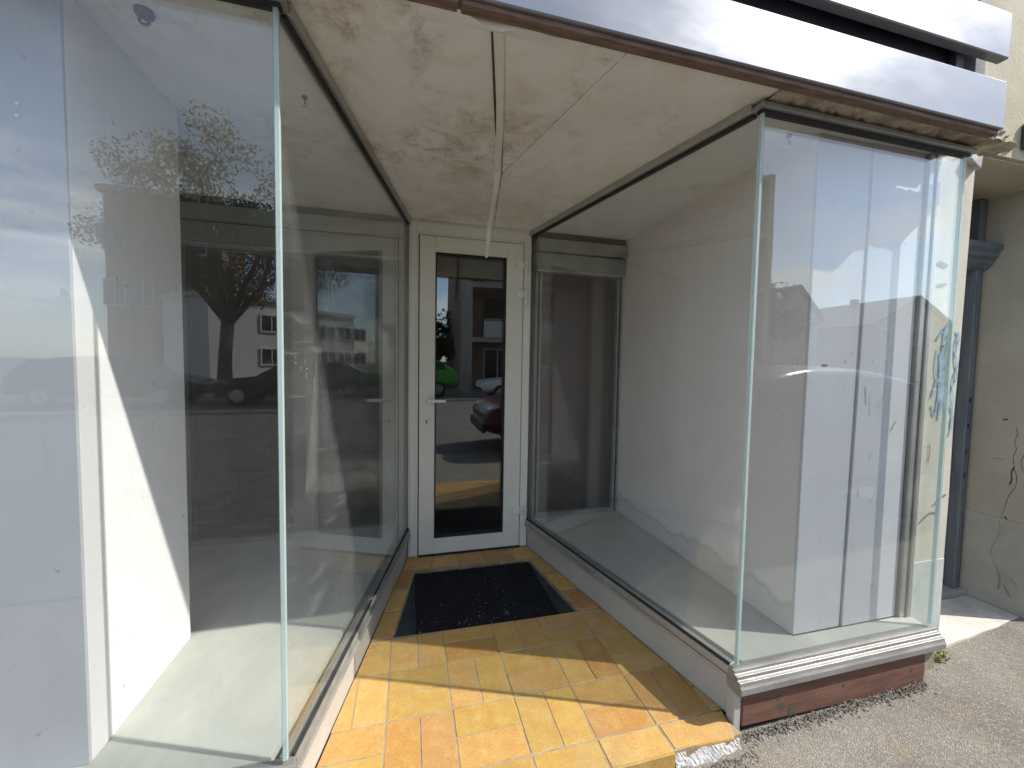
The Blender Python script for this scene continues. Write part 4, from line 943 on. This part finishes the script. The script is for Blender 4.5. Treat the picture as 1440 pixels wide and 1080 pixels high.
# ------------------------------------------------------------------ light
sun_dir = Vector((-1.0, 0.385, -1.0)).normalized()       # the way the light travels
s = bpy.data.lights.new('sun', 'SUN'); s.energy = 3.0; s.angle = rad(0.53); s.color = (1.0, 0.965, 0.915)
so = bpy.data.objects.new('sun', s); COL.objects.link(so); so.rotation_euler = sun_dir.to_track_quat('-Z', 'Y').to_euler(); so.location = (6, -4, 9)
w = bpy.data.worlds.new('World'); scene.world = w; w.use_nodes = True
nt = w.node_tree; nt.nodes.clear()
wo = nt.nodes.new('ShaderNodeOutputWorld'); bg = nt.nodes.new('ShaderNodeBackground')
sk = nt.nodes.new('ShaderNodeTexSky'); sk.sky_type = 'NISHITA'; sk.sun_disc = False
sk.sun_elevation = math.asin(-sun_dir.z); sk.sun_rotation = math.atan2(-sun_dir.x, -sun_dir.y)
sk.dust_density = 0.6; sk.ozone_density = 1.6
tc = nt.nodes.new('ShaderNodeTexCoord'); mp = nt.nodes.new('ShaderNodeMapping'); mp.inputs['Scale'].default_value = (1.0, 1.0, 4.5)
L(nt, tc.outputs['Generated'], mp.inputs['Vector'])
cl = noise(nt, mp.outputs['Vector'], 2.6, 9, 0.62, 0.5)
cov = ramp(nt, cl, 0.50, 0.66, 0, 0.9)
sx = nt.nodes.new('ShaderNodeSeparateXYZ'); L(nt, tc.outputs['Generated'], sx.inputs[0])
cov = math_(nt, 'MULTIPLY', cov, ramp(nt, sx.outputs['Z'], 0.0, 0.10))
cov = math_(nt, 'MULTIPLY', cov, ramp(nt, sx.outputs['Z'], 0.22, 0.36, 1.0, 0.12))
base = mixc(nt, 0.15, sk.outputs[0], (3.2, 3.1, 3.1))
L(nt, mixc(nt, cov, base, (7.0, 6.9, 6.8)), bg.inputs['Color'])
bg.inputs['Strength'].default_value = 0.15
L(nt, bg.outputs[0], wo.inputs['Surface'])

# ------------------------------------------------------------------ camera
f_px, yaw, pitch, roll, cy_, h_ = 558.1, 0.2538, 0.0506, 0.0165, -1.1701, 1.32
fwd = Vector((math.sin(yaw)*math.cos(pitch), math.cos(yaw)*math.cos(pitch), -math.sin(pitch)))
right = Vector((math.cos(yaw), -math.sin(yaw), 0)); up = right.cross(fwd)
r2 = right*math.cos(roll)+up*math.sin(roll); u2 = -right*math.sin(roll)+up*math.cos(roll)
cam = bpy.data.cameras.new('camera'); co = bpy.data.objects.new('camera', cam); COL.objects.link(co)
cam.sensor_width = 36; cam.sensor_fit = 'HORIZONTAL'; cam.lens = f_px/1440*36; cam.clip_start = 0.02; cam.clip_end = 1000
mat = Matrix((r2, u2, -fwd)).transposed().to_4x4(); mat.translation = Vector((0, cy_, h_)); co.matrix_world = mat
scene.camera = co
scene.view_settings.view_transform = 'Standard'; scene.view_settings.look = 'None'
scene.view_settings.exposure = 1.1; scene.view_settings.gamma = 1.0
scene.render.engine = 'CYCLES'
cy = scene.cycles
cy.use_denoising = True
cy.max_bounces = 12; cy.diffuse_bounces = 5; cy.glossy_bounces = 6; cy.transparent_max_bounces = 32; cy.transmission_bounces = 4
cy.sample_clamp_indirect = 8.0
cy.caustics_reflective = True; cy.caustics_refractive = False; cy.blur_glossy = 0.5
